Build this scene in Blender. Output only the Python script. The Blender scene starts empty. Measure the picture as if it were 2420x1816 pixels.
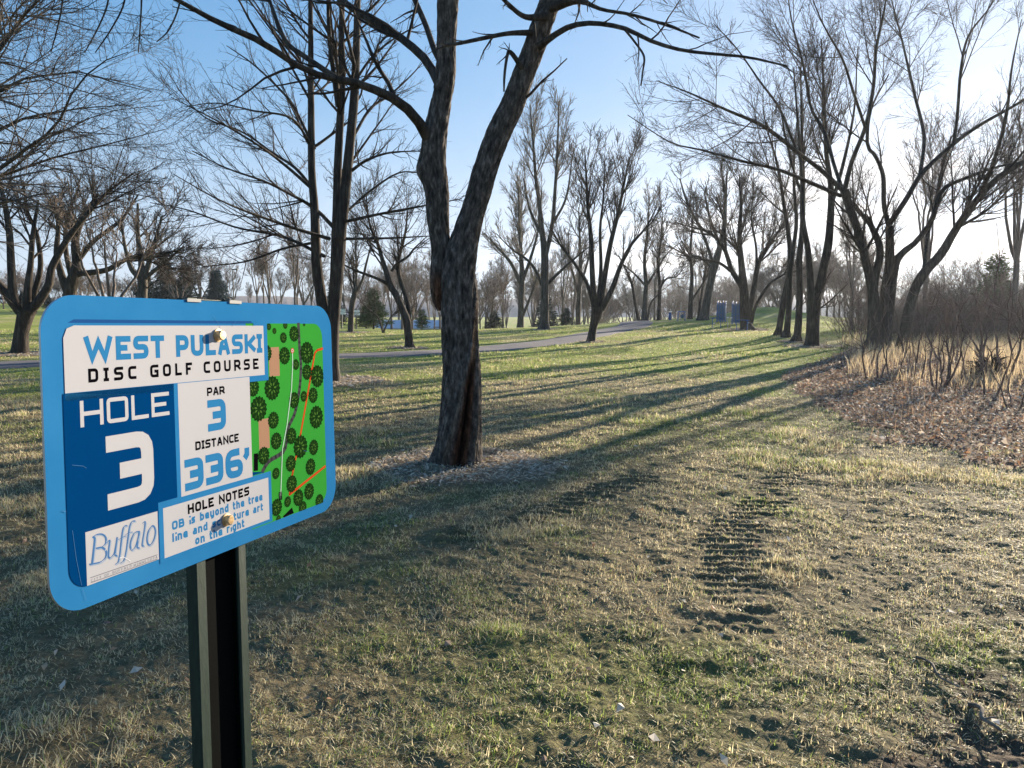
import bpy, math, random
import numpy as np
from mathutils import Vector
random.seed(7)
COL = bpy.context.scene.collection
R = math.radians
# ------------------------------------------------------------------ camera model (source pixels 2420x1816)
F, CX, CY, EYE = 1800.0, 1210.0, 908.0, 1.6
PITCH = math.atan(177 / F)
CAMP = np.array([0, 0, EYE])
cp, sp = math.cos(PITCH), math.sin(PITCH)
def ray(px, py):
    x = (px - CX) / F; y = (CY - py) / F
    return np.array([x, cp + y * sp, y * cp - sp])
def at(px, py, D):
    "world point seen at pixel px,py at forward distance D"
    d = ray(px, py)
    return CAMP + d * (D / d[1])
# ------------------------------------------------------------------ materials
def mat(name, col=(.5, .5, .5), rough=.7, metal=0.0, spec=.3):
    m = bpy.data.materials.new(name); m.use_nodes = True
    b = m.node_tree.nodes['Principled BSDF']
    b.inputs['Base Color'].default_value = (*col, 1); b.inputs['Roughness'].default_value = rough
    b.inputs['Metallic'].default_value = metal; b.inputs['Specular IOR Level'].default_value = spec
    return m
class NT:
    def __init__(s, m): s.m = m; s.t = m.node_tree; s.b = s.t.nodes.get('Principled BSDF')
    def n(s, typ, **kw):
        nd = s.t.nodes.new(typ)
        for k, v in kw.items():
            if k.startswith('i_'):
                nd.inputs[k[2:].replace('_', ' ')].default_value = v
            else: setattr(nd, k, v)
        return nd
    def l(s, a, b): s.t.links.new(a, b)
    def coords(s, scale, kind='Object'):
        tc = s.n('ShaderNodeTexCoord'); mp = s.n('ShaderNodeMapping')
        mp.inputs['Scale'].default_value = scale
        s.l(tc.outputs[kind], mp.inputs['Vector']); return mp.outputs['Vector']
    def noise(s, vec, scale, detail=4, rough=.55):
        nz = s.n('ShaderNodeTexNoise'); nz.inputs['Scale'].default_value = scale
        nz.inputs['Detail'].default_value = detail; nz.inputs['Roughness'].default_value = rough
        if vec is not None: s.l(vec, nz.inputs['Vector'])
        return nz.outputs['Fac']
    def ramp(s, fac, stops):
        r = s.n('ShaderNodeValToRGB'); e = r.color_ramp.elements
        while len(e) < len(stops): e.new(.5)
        for el, (p, c) in zip(e, stops): el.position = p; el.color = (*c, 1)
        s.l(fac, r.inputs['Fac']); return r.outputs['Color']
    def bump(s, h, strength, dist):
        b = s.n('ShaderNodeBump'); b.inputs['Strength'].default_value = strength; b.inputs['Distance'].default_value = dist
        s.l(h, b.inputs['Height']); s.l(b.outputs['Normal'], s.b.inputs['Normal'])
def bark(name, dark, light, sc=1.0, bump=.8):
    m = mat(name, dark, .9, spec=.15); t = NT(m)
    v = t.coords((16 * sc, 16 * sc, 2.6 * sc))
    n1 = t.noise(v, 1.0, 6, .65)
    v2 = t.coords((1.5, 1.5, .8)); n2 = t.noise(v2, 1.0, 3)
    c1 = t.ramp(n1, [(.32, tuple(x * .45 for x in dark)), (.5, dark), (.68, light)])
    c2 = t.ramp(n2, [(.35, (.75, .75, .75)), (.65, (1.15, 1.12, 1.05))])
    mx = t.n('ShaderNodeMixRGB', blend_type='MULTIPLY'); mx.inputs['Fac'].default_value = 1
    t.l(c1, mx.inputs['Color1']); t.l(c2, mx.inputs['Color2']); t.l(mx.outputs['Color'], t.b.inputs['Base Color'])
    t.bump(n1, bump, .03)
    return m
M_BARK = bark('maple_bark', (.055, .044, .036), (.11, .093, .078))
M_BARKG = bark('grey_bark', (.085, .072, .06), (.16, .14, .12), .8)
M_TWIG = bark('twig_bark', (.05, .038, .031), (.085, .065, .052), .5, .2)
M_TWIGG = bark('pale_twig_bark', (.17, .14, .115), (.26, .22, .18), .5, .2)
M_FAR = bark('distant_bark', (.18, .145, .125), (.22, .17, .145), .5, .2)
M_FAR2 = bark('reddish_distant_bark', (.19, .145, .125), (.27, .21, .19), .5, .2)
M_BRUSH = bark('brush_bark', (.15, .105, .09), (.26, .19, .16), .5, .2)
# ------------------------------------------------------------------ object helpers
def tag(o, label=None, cat=None, group=None, kind=None):
    if label: o['label'] = label
    if cat: o['category'] = cat
    if group: o['group'] = group
    if kind: o['kind'] = kind
    return o
def empty(name, loc):
    o = bpy.data.objects.new(name, None); COL.objects.link(o); o.location = loc; o.empty_display_size = .2
    return o
def link_mesh(name, me, parent=None):
    o = bpy.data.objects.new(name, me); COL.objects.link(o)
    if parent is not None:
        o.parent = parent
        o.location = -Vector(parent.location) if not getattr(me, 'local_', False) else (0, 0, 0)
    return o
def np_mesh(name, V, loops, sizes, mats, midx=None, smooth=True, col=None):
    "V (n,3), loops flat vertex indices, sizes per face"
    me = bpy.data.meshes.new(name)
    V = np.ascontiguousarray(V, dtype=np.float32); loops = np.ascontiguousarray(loops, dtype=np.int32).ravel()
    sizes = np.asarray(sizes, dtype=np.int32)
    me.vertices.add(len(V)); me.vertices.foreach_set('co', V.ravel())
    me.loops.add(len(loops)); me.loops.foreach_set('vertex_index', loops)
    me.polygons.add(len(sizes))
    st = np.zeros(len(sizes), np.int32); st[1:] = np.cumsum(sizes)[:-1]
    me.polygons.foreach_set('loop_start', st)
    try: me.polygons.foreach_set('loop_total', sizes)
    except Exception: pass
    if midx is not None: me.polygons.foreach_set('material_index', np.asarray(midx, dtype=np.int32))
    me.polygons.foreach_set('use_smooth', np.full(len(sizes), smooth, dtype=bool))
    for m in (mats if isinstance(mats, (list, tuple)) else [mats]): me.materials.append(m)
    if col is not None:
        a = me.color_attributes.new('Col', 'FLOAT_COLOR', 'POINT')
        c = np.ones((len(V), 4), np.float32); c[:, :3] = col; a.data.foreach_set('color', c.ravel())
    me.update(calc_edges=True)
    return me
def tube_arrays(P, Rr, S, ref=None):
    B, N, _ = P.shape
    T = np.empty_like(P); T[:, 1:-1] = P[:, 2:] - P[:, :-2]; T[:, 0] = P[:, 1] - P[:, 0]; T[:, -1] = P[:, -1] - P[:, -2]
    T /= np.linalg.norm(T, axis=2, keepdims=True) + 1e-9
    m = (P[:, -1] - P[:, 0]); m /= np.linalg.norm(m, axis=1, keepdims=True) + 1e-9
    ax = np.eye(3)[np.argmin(np.abs(m), axis=1)]
    rf = np.repeat(ax[:, None, :], N, 1)
    U = rf - (rf * T).sum(2, keepdims=True) * T; U /= np.linalg.norm(U, axis=2, keepdims=True) + 1e-9
    W = np.cross(T, U)
    a = np.arange(S) * 2 * math.pi / S
    V = P[:, :, None, :] + Rr[:, :, None, None] * (np.cos(a)[None, None, :, None] * U[:, :, None, :] + np.sin(a)[None, None, :, None] * W[:, :, None, :])
    idx = (np.arange(B * N * S)).reshape(B, N, S); nx = np.roll(idx, -1, axis=2)
    Q = np.stack([idx[:, :-1], nx[:, :-1], nx[:, 1:], idx[:, 1:]], axis=-1).reshape(-1, 4)
    return V.reshape(-1, 3), Q
class Tubes:
    def __init__(s): s.V = []; s.Q = []; s.n = 0
    def add(s, P, Rr, S):
        if len(P) == 0: return s
        V, Q = tube_arrays(np.asarray(P, float), np.asarray(Rr, float), S)
        s.V.append(V); s.Q.append(Q + s.n); s.n += len(V); return s
    def mesh(s, name, m):
        V = np.concatenate(s.V); Q = np.concatenate(s.Q)
        return np_mesh(name, V, Q, np.full(len(Q), 4), m)
def catmull(pts, N):
    "pts (k,d) -> N points, uniform by chord"
    p = np.asarray(pts, float)
    if len(p) == 2: return p[0] + (p[1] - p[0]) * np.linspace(0, 1, N)[:, None]
    q = np.vstack([2 * p[0] - p[1], p, 2 * p[-1] - p[-2]])
    seg = np.linalg.norm(np.diff(p[:, :3], axis=0), axis=1); cum = np.r_[0, np.cumsum(seg)]
    out = []
    for u in np.linspace(0, cum[-1] * .99999, N):
        i = int(np.searchsorted(cum, u, side='right') - 1); i = min(i, len(seg) - 1)
        t = (u - cum[i]) / (seg[i] + 1e-9); a, b, c, d = q[i], q[i + 1], q[i + 2], q[i + 3]
        out.append(.5 * ((2 * b) + (c - a) * t + (2 * a - 5 * b + 4 * c - d) * t * t + (3 * b - a - 3 * c + d) * t ** 3))
    return np.array(out)
def limb(pts, N=14):
    "pts: (px,py,D,width_px) in source pixels -> P (N,3), r (N)"
    a = [np.r_[at(p[0], p[1], p[2]), p[3] / 2 / F * p[2]] for p in pts]
    c = catmull(a, N); return c[:, :3], np.maximum(c[:, 3], .004)
def grow(P, Rr, rng, dens, t0, ang, sd, L0, lt, rr, N, wig, up, Lmax=9, rmin=.002, t1=.98, flat=0, Lref=None):
    B, Np, _ = P.shape
    Lp = np.linalg.norm(np.diff(P, axis=1), axis=2).sum(1)
    cnt = rng.poisson(np.maximum(dens * Lp * (t1 - t0), .3))
    pi = np.repeat(np.arange(B), cnt); K = len(pi)
    if K == 0: return np.zeros((0, N, 3)), np.zeros((0, N))
    t = t0 + (t1 - t0) * rng.random(K) ** .9
    f = t * (Np - 1); i = np.minimum(f.astype(int), Np - 2); w = (f - i)[:, None]
    pos = P[pi, i] * (1 - w) + P[pi, i + 1] * w
    T = P[pi, i + 1] - P[pi, i]; T /= np.linalg.norm(T, axis=1, keepdims=True) + 1e-9
    rl = Rr[pi, i] * (1 - w[:, 0]) + Rr[pi, i + 1] * w[:, 0]
    rv = rng.normal(size=(K, 3)); rv[:, 2] *= (1 - flat)
    rv -= (rv * T).sum(1, keepdims=True) * T; rv /= np.linalg.norm(rv, axis=1, keepdims=True) + 1e-9
    a = np.radians(rng.normal(ang, sd, K))[:, None]
    d = np.cos(a) * T + np.sin(a) * rv
    L = np.minimum(L0 * (Lp[pi] if Lref is None else .4 * Lp[pi] + .6 * Lref) * (1 - lt * t) * rng.uniform(.55, 1.2, K), Lmax)
    r0 = np.maximum(np.minimum(rl * rr * rng.uniform(.7, 1.1, K), .004 + L * .022), rmin)
    Q = np.empty((K, N, 3)); Q[:, 0] = pos; st = (L / (N - 1))[:, None]
    for k in range(1, N):
        d = d + rng.normal(size=(K, 3)) * wig; d[:, 2] += up
        d /= np.linalg.norm(d, axis=1, keepdims=True); Q[:, k] = Q[:, k - 1] + d * st
    s = np.linspace(0, 1, N)[None, :]
    return Q, np.maximum(r0[:, None] * (1 - .72 * s), rmin * .8)
def crown_from(stems, rng, lv, tubes, extra=None):
    "stems list of (P,r) ; lv list of level dicts; adds twig tubes, S sides"
    N0 = 24
    P = []; Q = []
    for p, r in stems:
        c = catmull(np.c_[p, r], N0); P.append(c[:, :3]); Q.append(c[:, 3])
    P = np.array(P); Q = np.array(Q)
    pools = [(P, Q)]
    for k, d in enumerate(lv):
        d = dict(d); S = d.pop('S', 3); src = d.pop('src', None)
        pp, rr = pools[-1] if src is None else pools[src]
        c = grow(pp, rr, rng, **d)
        if k == 0 and extra:
            N = d['N']; e = [catmull(np.c_[p, r], N) for p, r in extra]
            e = np.array(e)
            c = (np.concatenate([c[0], e[:, :, :3]]), np.concatenate([c[1], np.maximum(e[:, :, 3], .004)]))
        tubes.add(c[0], c[1], S); pools.append(c)
    return pools
# ------------------------------------------------------------------ noise
def _h(ix, iy, s):
    n = (ix * 374761393 + iy * 668265263 + s * 1442695041) & 0xffffffff
    n = ((n ^ (n >> 13)) * 1274126177) & 0xffffffff
    return ((n ^ (n >> 16)) & 0xffff) / 65535.0
def vnoise(x, y, s=0):
    x = np.asarray(x, float); y = np.asarray(y, float)
    ix = np.floor(x).astype(np.int64); iy = np.floor(y).astype(np.int64)
    fx = x - ix; fy = y - iy; fx = fx * fx * (3 - 2 * fx); fy = fy * fy * (3 - 2 * fy)
    a = _h(ix, iy, s); b = _h(ix + 1, iy, s); c = _h(ix, iy + 1, s); d = _h(ix + 1, iy + 1, s)
    return (a + (b - a) * fx) * (1 - fy) + (c + (d - c) * fx) * fy
def fbm(x, y, s=0, o=3):
    v = 0; a = .5; n = 0
    for k in range(o):
        v = v + a * vnoise(x * 2 ** k + 17.3 * k, y * 2 ** k - 9.1 * k, s + k); n += a; a *= .5
    return v / n
def sstep(a, b, x):
    t = np.clip((x - a) / (b - a), 0, 1); return t * t * (3 - 2 * t)
# ------------------------------------------------------------------ terrain
CTRL = []   # (px, py, D)
for c in [(1075, 1098, 7.8), (772, 907, 16.4), (62, 838, 24), (965, 823, 30), (828, 787, 44), (1397, 809, 34), (1286, 780, 46),
          (1510, 765, 48), (1668, 757, 50), (1765, 783, 42), (1918, 820, 28), (1840, 791, 33), (1882, 809, 30), (2200, 850, 21),
          (0, 718, 140), (600, 726, 140), (1145, 781, 60), (800, 758, 90), (1700, 745, 66), (1960, 761, 45),
          (1020, 783, 68), (300, 775, 45), (2300, 790, 40), (2420, 760, 60), (1240, 830, 29), (2100, 745, 90)]:
    w = at(*c); CTRL.append((w[0], w[1], w[2]))
CTRL += [(-6, 0, 0), (6, 0, 0), (0, 2.5, 0), (-6, 7, 0), (4, 5, 0), (7, 9, 0), (0, 11.5, 0), (-4, 12, 0), (-12, 14, .02), (9, 15, .06), (0, 18, 0), (5, 20, .05),
         (-30, -20, 0), (30, -20, .3), (0, -15, 0), (15, 5, .05), (-15, 5, 0), (-9, 95, -2.2), (14, 85, -2.5), (24, 120, -5), (40, 100, -1),
         (-200, 200, 3.5), (0, 260, -6), (200, 200, 0), (-200, 0, .5), (200, 0, .5), (60, 150, -4)]
CT = np.array(CTRL)
def _tps(r): return r            # biharmonic in 3-D: |r|, tame and smooth
_A = _tps(np.linalg.norm(CT[:, None, :2] - CT[None, :, :2], axis=2)); _n = len(CT)
_A = _A - np.eye(_n) * .15
_M = np.zeros((_n + 3, _n + 3)); _M[:_n, :_n] = _A; _M[:_n, _n] = 1; _M[:_n, _n + 1:] = CT[:, :2]; _M[_n:, :_n] = _M[:_n, _n:].T
_W = np.linalg.solve(_M, np.r_[CT[:, 2], 0, 0, 0])
def base_h(x, y):
    x = np.asarray(x, float); y = np.asarray(y, float); z = _W[_n] + _W[_n + 1] * x + _W[_n + 2] * y
    for k in range(_n): z = z + _W[k] * np.sqrt((x - CT[k, 0]) ** 2 + (y - CT[k, 1]) ** 2 + .8)
    far = sstep(170, 320, np.hypot(x, y)); return z * (1 - far) - 3 * far
def mound(x, y):
    return 0.75 * np.exp(-(((x - 18.2) / 3.0) ** 2 + ((y - 55) / 3.5) ** 2))
def H0(x, y):
    return base_h(x, y) + mound(x, y) + .09 * (fbm(np.asarray(x) / 4.0, np.asarray(y) / 4.0, 3) - .5) * sstep(9, 16, np.hypot(x, y))
def ground_at(px, py):
    d = ray(px, py); t = 1.0
    for k in range(4000):
        p = CAMP + d * t
        if p[2] < float(H0(p[0], p[1])): break
        t *= 1.003
    return p
def gz(x, y): return float(H0(x, y))
# masks -----------------------------------------------------------
def inpoly(x, y, poly):
    r = np.zeros(np.shape(x), bool); n = len(poly); j = n - 1
    for i in range(n):
        xi, yi = poly[i]; xj, yj = poly[j]
        c = ((yi > y) != (yj > y)) & (x < (xj - xi) * (y - yi) / (yj - yi + 1e-12) + xi); r ^= c; j = i
    return r
def segdist(x, y, pts):
    "distance to polyline and running length"
    best = np.full(np.shape(x), 1e9); run = np.zeros(np.shape(x)); side = np.zeros(np.shape(x)); acc = 0
    for (ax, ay), (bx, by) in zip(pts[:-1], pts[1:]):
        L = math.hypot(bx - ax, by - ay); ux, uy = (bx - ax) / L, (by - ay) / L
        t = np.clip((x - ax) * ux + (y - ay) * uy, 0, L)
        dx = x - ax - t * ux; dy = y - ay - t * uy; d = np.hypot(dx, dy)
        m = d < best; best = np.where(m, d, best); run = np.where(m, acc + t, run); acc += L
    return best, run
LIT = [ground_at(*p)[:2] for p in [(1850, 885), (1905, 935), (1985, 985), (2110, 1040), (2260, 1075), (2420, 1100)]]
LIT = [tuple(p) for p in LIT] + [(13.5, 7.5), (24, 8), (26, 26), (17, 30), (12.2, 27)] + [tuple(ground_at(*p)[:2]) for p in [(2040, 812), (1960, 845)]]
def lit_mask(x, y):
    n = fbm(np.asarray(x) / .7, np.asarray(y) / .7, 41) - .5
    return inpoly(np.asarray(x) + n * 1.3, np.asarray(y) + n * 1.1, LIT)
TR1 = [tuple(ground_at(*p)[:2]) for p in [(1560, 1120), (1440, 1155), (1330, 1195), (1230, 1235), (1120, 1260), (960, 1290)]]
TR2 = [tuple(ground_at(*p)[:2]) for p in [(1900, 1090), (1850, 1150), (1790, 1205), (1720, 1270), (1725, 1330), (1742, 1420), (1738, 1490), (1722, 1540)]]
RINGS = [(-.50, 7.75, .98), (-4.0, 16.5, 1.2), (at(62, 838, 24)[0], 24, 1.2), (at(965, 823, 30)[0], 30, .8), (at(828, 787, 44)[0], 44, 1.3),
         (at(1397, 809, 34)[0], 34, .6), (at(1918, 820, 28)[0], 28, 1.0), (at(1882, 809, 30)[0], 30, .7), (at(1765, 783, 42)[0], 42, 1.2), (at(1286, 780, 46)[0], 46, .9)]
def ring_mask(x, y):
    m = np.zeros(np.shape(x)); n = (fbm(np.asarray(x) / .35, np.asarray(y) / .35, 77) - .5)
    for cx, cy, r in RINGS: m = np.maximum(m, 1 - sstep(.82, 1.1, np.hypot(x - cx, y - cy) / r + n * .55))
    return m
def dirt_mask(x, y):
    # muddy corner low right and a few bare scrapes
    n = fbm(np.asarray(x) / .28, np.asarray(y) / .28, 5) - .5
    d = sstep(-.05, .55, (x - 1.75) * .9 - (y - 3.05) * .95 + n * 1.5) * (1 - sstep(4.2, 5.2, y)) * (1 - sstep(4.5, 6, x))
    return d
def track_w(x, y, T, w, L):
    d, run = segdist(x, y, T)
    d = d + (fbm(x / .12, y / .12, 67, 2) - .5) * .16
    e = (1 - sstep(w * .40, w * 1.15, d)) * sstep(0, .5, run)
    tot = sum(math.hypot(b[0] - a[0], b[1] - a[1]) for a, b in zip(T[:-1], T[1:]))
    return e * (1 - sstep(tot * .85, tot, run)), run
def detail_h(x, y):
    r = np.hypot(x, y); near = 1 - sstep(18, 34, r)
    z = .040 * (fbm(x / .55, y / .55, 21) - .5) + .034 * (fbm(x / .17, y / .17, 31, 3) - .5) + .016 * (fbm(x / .045, y / .045, 33, 2) - .5) * (1 - sstep(7, 12, r))
    z = z * near
    t1, r1 = track_w(x, y, TR1, .20, 0); t2, r2 = track_w(x, y, TR2, .24, 0)
    pat = fbm(x / .22, y / .22, 61) 
    for t, rr, amp in ((t1 * (.55 + .45 * sstep(.25, .5, pat)), r1, .058), (t2 * (.45 + .55 * sstep(.3, .6, pat)), r2, .023)):
        # ribs run across the image (crosswise to the wheel path)
        ph = (y + .12 * x) * 2 * math.pi / .125 + 2.4 * (pat - .5) + 5 * (fbm(x / .9, y / .9, 65, 2) - .5)
        z = z + t * (amp * (np.sin(ph) * .5) * (.5 + .9 * pat) - .008)
    d = dirt_mask(x, y) * (1 - sstep(7, 10, r))
    z = z + d * (.045 * (fbm(x / .22, y / .22, 51, 3) - .5) + .035 * np.abs(fbm(x / .06, y / .06, 53, 2) - .5) - .02)
    z = z + .02 * ring_mask(x, y) * near
    return z
def HT(x, y): return H0(x, y) + detail_h(x, y)
SUN_STR, SKY_STR, EXPO, SKY_SAT, CLOUD, HAZE = 5.0, .07, 1.75, 1.3, (5.0, 4.6, 4.25), .0003
SKY_TINT = (.66, .85, 1.15); VEIL = (2.7, 3.3, 4.1); KR = 1.05; SKY_K = 1.9; SKY_C = 2.6
# ------------------------------------------------------------------ ground sheet
def grass_color(x, y, rnd=None):
    p = fbm(x / 1.6, y / 1.6, 11, 3); q = fbm(x / .35, y / .35, 13, 2); big = fbm(x / 9, y / 9, 15, 2)
    g = np.clip(.95 * p + .35 * q + .25 * big - .53, 0, 1)
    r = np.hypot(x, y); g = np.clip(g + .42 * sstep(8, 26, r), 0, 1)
    g = sstep(.25, .72, g)[..., None]
    straw = np.array([.36, .295, .16]); green = np.array([.245, .275, .06])
    return straw * (1 - g) + green * g
def build_ground():
    af = np.radians(np.linspace(-44, 44, 1000)); ab = np.radians(np.linspace(44, 316, 90)[1:-1]); A = np.r_[af, ab]
    rad = np.r_[np.linspace(.3, 2.1, 8), np.geomspace(2.2, 12, 560), np.geomspace(12.1, 60, 300), np.geomspace(62, 900, 50)]
    rr, aa = np.meshgrid(rad, A, indexing='ij'); X = rr * np.sin(aa); Y = rr * np.cos(aa)
    Z = HT(X, Y)
    n, k = X.shape; idx = np.arange(n * k).reshape(n, k); nx = np.roll(idx, -1, 1)
    Q = np.stack([idx[:-1], idx[1:], nx[1:], nx[:-1]], -1).reshape(-1, 4)
    V = np.stack([X, Y, Z], -1).reshape(-1, 3)
    # close the centre
    c = len(V); V = np.vstack([V, [0, 0, gz(0, 0)]])
    tri = np.stack([np.full(k, c), idx[0], nx[0]], -1)
    loops = np.concatenate([Q.ravel(), tri.ravel()]); sizes = np.r_[np.full(len(Q), 4), np.full(k, 3)]
    x, y = V[:, 0], V[:, 1]; r = np.hypot(x, y)
    col = grass_color(x, y)
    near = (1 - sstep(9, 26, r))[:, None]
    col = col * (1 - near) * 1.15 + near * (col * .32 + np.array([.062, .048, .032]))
    d = dirt_mask(x, y)[:, None] * (1 - sstep(7, 14, r))[:, None]; col = col * (1 - d) + d * np.array([.105, .078, .056])
    t = np.maximum(track_w(x, y, TR1, .2, 0)[0], track_w(x, y, TR2, .24, 0)[0])[:, None] * .18
    col = col * (1 - t) + t * np.array([.085, .068, .042])
    l = lit_mask(x, y)[:, None] * 1.0; col = col * (1 - l) + l * np.array([.19, .12, .08])
    th = inpoly(x + (fbm(x / 2, y / 2, 43) - .5) * 2, y, [(11.6, 26.5), (16, 34), (20, 46), (27, 62), (80, 70), (60, 20), (26, 20)])[:, None] * 1.0; col = col * (1 - th) + th * np.array([.15, .10, .07])
    m = ring_mask(x, y)[:, None]; col = col * (1 - m) + m * np.array([.25, .19, .135])
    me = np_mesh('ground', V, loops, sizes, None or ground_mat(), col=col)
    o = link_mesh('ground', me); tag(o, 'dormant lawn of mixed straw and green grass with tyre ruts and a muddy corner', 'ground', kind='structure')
def ground_mat():
    m = mat('lawn_soil', (.2, .2, .1), .95, spec=.1); t = NT(m)
    a = t.n('ShaderNodeAttribute', attribute_name='Col')
    v = t.coords((1, 1, 1)); n1 = t.noise(v, 22, 5, .7); n2 = t.noise(v, 2.2, 4, .6)
    c1 = t.ramp(n1, [(.3, (.55, .52, .5)), (.52, (1, 1, 1)), (.72, (1.55, 1.5, 1.35))])
    c2 = t.ramp(n2, [(.3, (.78, .8, .75)), (.7, (1.2, 1.18, 1.15))])
    mx = t.n('ShaderNodeMixRGB', blend_type='MULTIPLY'); mx.inputs['Fac'].default_value = 1
    t.l(a.outputs['Color'], mx.inputs['Color1']); t.l(c1, mx.inputs['Color2'])
    m2 = t.n('ShaderNodeMixRGB', blend_type='MULTIPLY'); m2.inputs['Fac'].default_value = 1
    t.l(mx.outputs['Color'], m2.inputs['Color1']); t.l(c2, m2.inputs['Color2'])
    t.l(m2.outputs['Color'], t.b.inputs['Base Color'])
    t.bump(n1, .9, .05)
    return m
def blade_mat(name, trans=.45, rough=.55):
    m = bpy.data.materials.new(name); m.use_nodes = True; t = NT(m); nt = m.node_tree
    b = t.b; b.inputs['Roughness'].default_value = rough; b.inputs['Specular IOR Level'].default_value = .35
    a = t.n('ShaderNodeAttribute', attribute_name='Col'); t.l(a.outputs['Color'], b.inputs['Base Color'])
    tr = t.n('ShaderNodeBsdfTranslucent'); t.l(a.outputs['Color'], tr.inputs['Color'])
    mx = t.n('ShaderNodeMixShader'); mx.inputs['Fac'].default_value = trans
    out = nt.nodes['Material Output']
    t.l(b.outputs['BSDF'], mx.inputs[1]); t.l(tr.outputs['BSDF'], mx.inputs[2]); t.l(mx.outputs['Shader'], out.inputs['Surface'])
    return m
M_BLADE = blade_mat('grass_blade'); M_LEAF = blade_mat('dry_leaf', .3, .7); M_TALL = blade_mat('dry_tall_grass', .45)
def strips(X, Y, Z, L, W, az, lean, curve, col, name, m, segs=2):
    "bent tapering strips: root at X,Y,Z ; lean angle from vertical grows by curve"
    n = len(X); ca, sa = np.cos(az), np.sin(az)
    pts = np.zeros((n, segs + 1, 3)); pts[:, 0] = np.stack([X, Y, Z], -1)
    for k in range(segs):
        th = lean + curve * (k / max(1, segs - 1) if segs > 1 else 0)
        st = (L / segs)
        pts[:, k + 1] = pts[:, k] + np.stack([np.sin(th) * ca * st, np.sin(th) * sa * st, np.cos(th) * st], -1)
    side = np.stack([-sa, ca, np.zeros(n)], -1)
    V = []
    for k in range(segs):
        w = (W * (1 - .45 * k / segs) / 2)[:, None]; V += [pts[:, k] - side * w, pts[:, k] + side * w]
    V.append(pts[:, segs]); V = np.stack(V, 1); c = V.shape[1]
    base = (np.arange(n) * c)[:, None]
    quads = []
    for k in range(segs - 1): quads.append(base + np.array([2 * k, 2 * k + 1, 2 * k + 3, 2 * k + 2]))
    tri = base + np.array([2 * segs - 2, 2 * segs - 1, 2 * segs])
    loops = np.concatenate([q.ravel() for q in quads] + [tri.ravel()]); sizes = np.r_[np.full(n * len(quads), 4), np.full(n, 3)]
    return np_mesh(name, V.reshape(-1, 3), loops, sizes, m, smooth=False, col=np.repeat(col, c, axis=0))
rng = np.random.default_rng(5)
def scatter(N, r0, rk, r1, ex, half=41):
    "radius with density flat to rk then falling as r^-ex"
    rs = np.geomspace(r0, r1, 2000); den = np.where(rs < rk, 1, (rs / rk) ** -ex); cdf = np.cumsum(den * rs * np.gradient(rs)); cdf /= cdf[-1]
    r = np.interp(rng.random(N), cdf, rs); a = np.radians(rng.uniform(-half, half, N)); return r * np.sin(a), r * np.cos(a), r
def on_path(x, y):
    d, _ = segdist(x, y, PATHC); return d < 1.25
def build_grass():
    N = 1450000
    x, y, r = scatter(N, 2.1, 5.0, 48, 2.05)
    # clump: pull to clump centres a bit
    cl = fbm(x / .10, y / .10, 91, 2) + .6 * (fbm(x / .45, y / .45, 93, 2) - .5)
    keep = rng.random(N) < np.clip((cl - .26) * 2.5, .12, 1)
    dm = dirt_mask(x, y) * (1 - sstep(7, 14, r)); keep &= rng.random(N) > dm * .93
    tr = np.maximum(track_w(x, y, TR1, .2, 0)[0], track_w(x, y, TR2, .24, 0)[0])
    ph = np.sin((y + .12 * x) * 2 * math.pi / .125); keep &= ~((tr > .3) & (rng.random(N) > .5 + .48 * ph))
    keep &= ~(lit_mask(x, y) & (rng.random(N) > .12)); keep &= ~(rng.random(N) < ring_mask(x, y) * .95); keep &= ~on_path(x, y)
    x, y, r = x[keep], y[keep], r[keep]; n = len(x)
    z = HT(x, y) - .004
    tall = sstep(.62, .75, fbm(x / .9, y / .9, 95, 2))
    L = rng.uniform(.016, .048, n) * (r / 4.5).clip(1) ** .35 * (1 + .8 * tall); W = rng.uniform(.0022, .0042, n) * (r / 4.5).clip(1) ** .85
    az = rng.uniform(0, 2 * math.pi, n); lean = np.abs(rng.normal(1.08, .42, n)).clip(0, 1.52) * (1 - .4 * tall); curve = rng.uniform(.1, .9, n)
    g = grass_color(x, y); s = rng.random(n)[:, None]; q = rng.random(n)[:, None]
    straw = np.array([.66, .56, .34]); gr = np.array([.32, .39, .095]); br = np.array([.21, .14, .08])
    gm = ((g[:, 1] - g[:, 0] + .065) / .09).clip(0, 1)[:, None]
    col = np.where(q < .08 + .55 * gm, gr, np.where(s < .82, straw, br)) * rng.uniform(.6, 1.35, (n, 1))
    me = strips(x, y, z, L, W, az, lean, curve, col, 'grass', M_BLADE)
    tag(link_mesh('grass', me), 'short dormant grass blades, straw and green, growing over the lawn', 'grass', kind='stuff')
def leaf_quads(x, y, z, size, col, name, m, asp=.6, tilt=.5, curl=.5):
    n = len(x); az = rng.uniform(0, 2 * math.pi, n); u = np.stack([np.cos(az), np.sin(az), rng.normal(0, tilt, n)], -1); u /= np.linalg.norm(u, axis=1, keepdims=True)
    nn = np.stack([rng.normal(0, tilt, n), rng.normal(0, tilt, n), np.ones(n)], -1); v = np.cross(nn, u); v /= np.linalg.norm(v, axis=1, keepdims=True); w = np.cross(u, v)
    c = np.stack([x, y, z], -1); s = size[:, None]; k = (rng.uniform(.1, curl, n) * size)[:, None]
    V = np.stack([c - u * s * .5, c - v * s * asp * .5 + w * k, c + v * s * asp * .5 + w * k * rng.uniform(.2, 1, (n, 1)), c + u * s * .5 + w * k * .6], 1)
    b = (np.arange(n) * 4)[:, None]; T = np.concatenate([b + np.array([0, 1, 2]), b + np.array([1, 3, 2])], 1).reshape(-1, 3)
    return np_mesh(name, V.reshape(-1, 3), T, np.full(len(T), 3), m, smooth=False, col=np.repeat(col, 4, axis=0))
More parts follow.
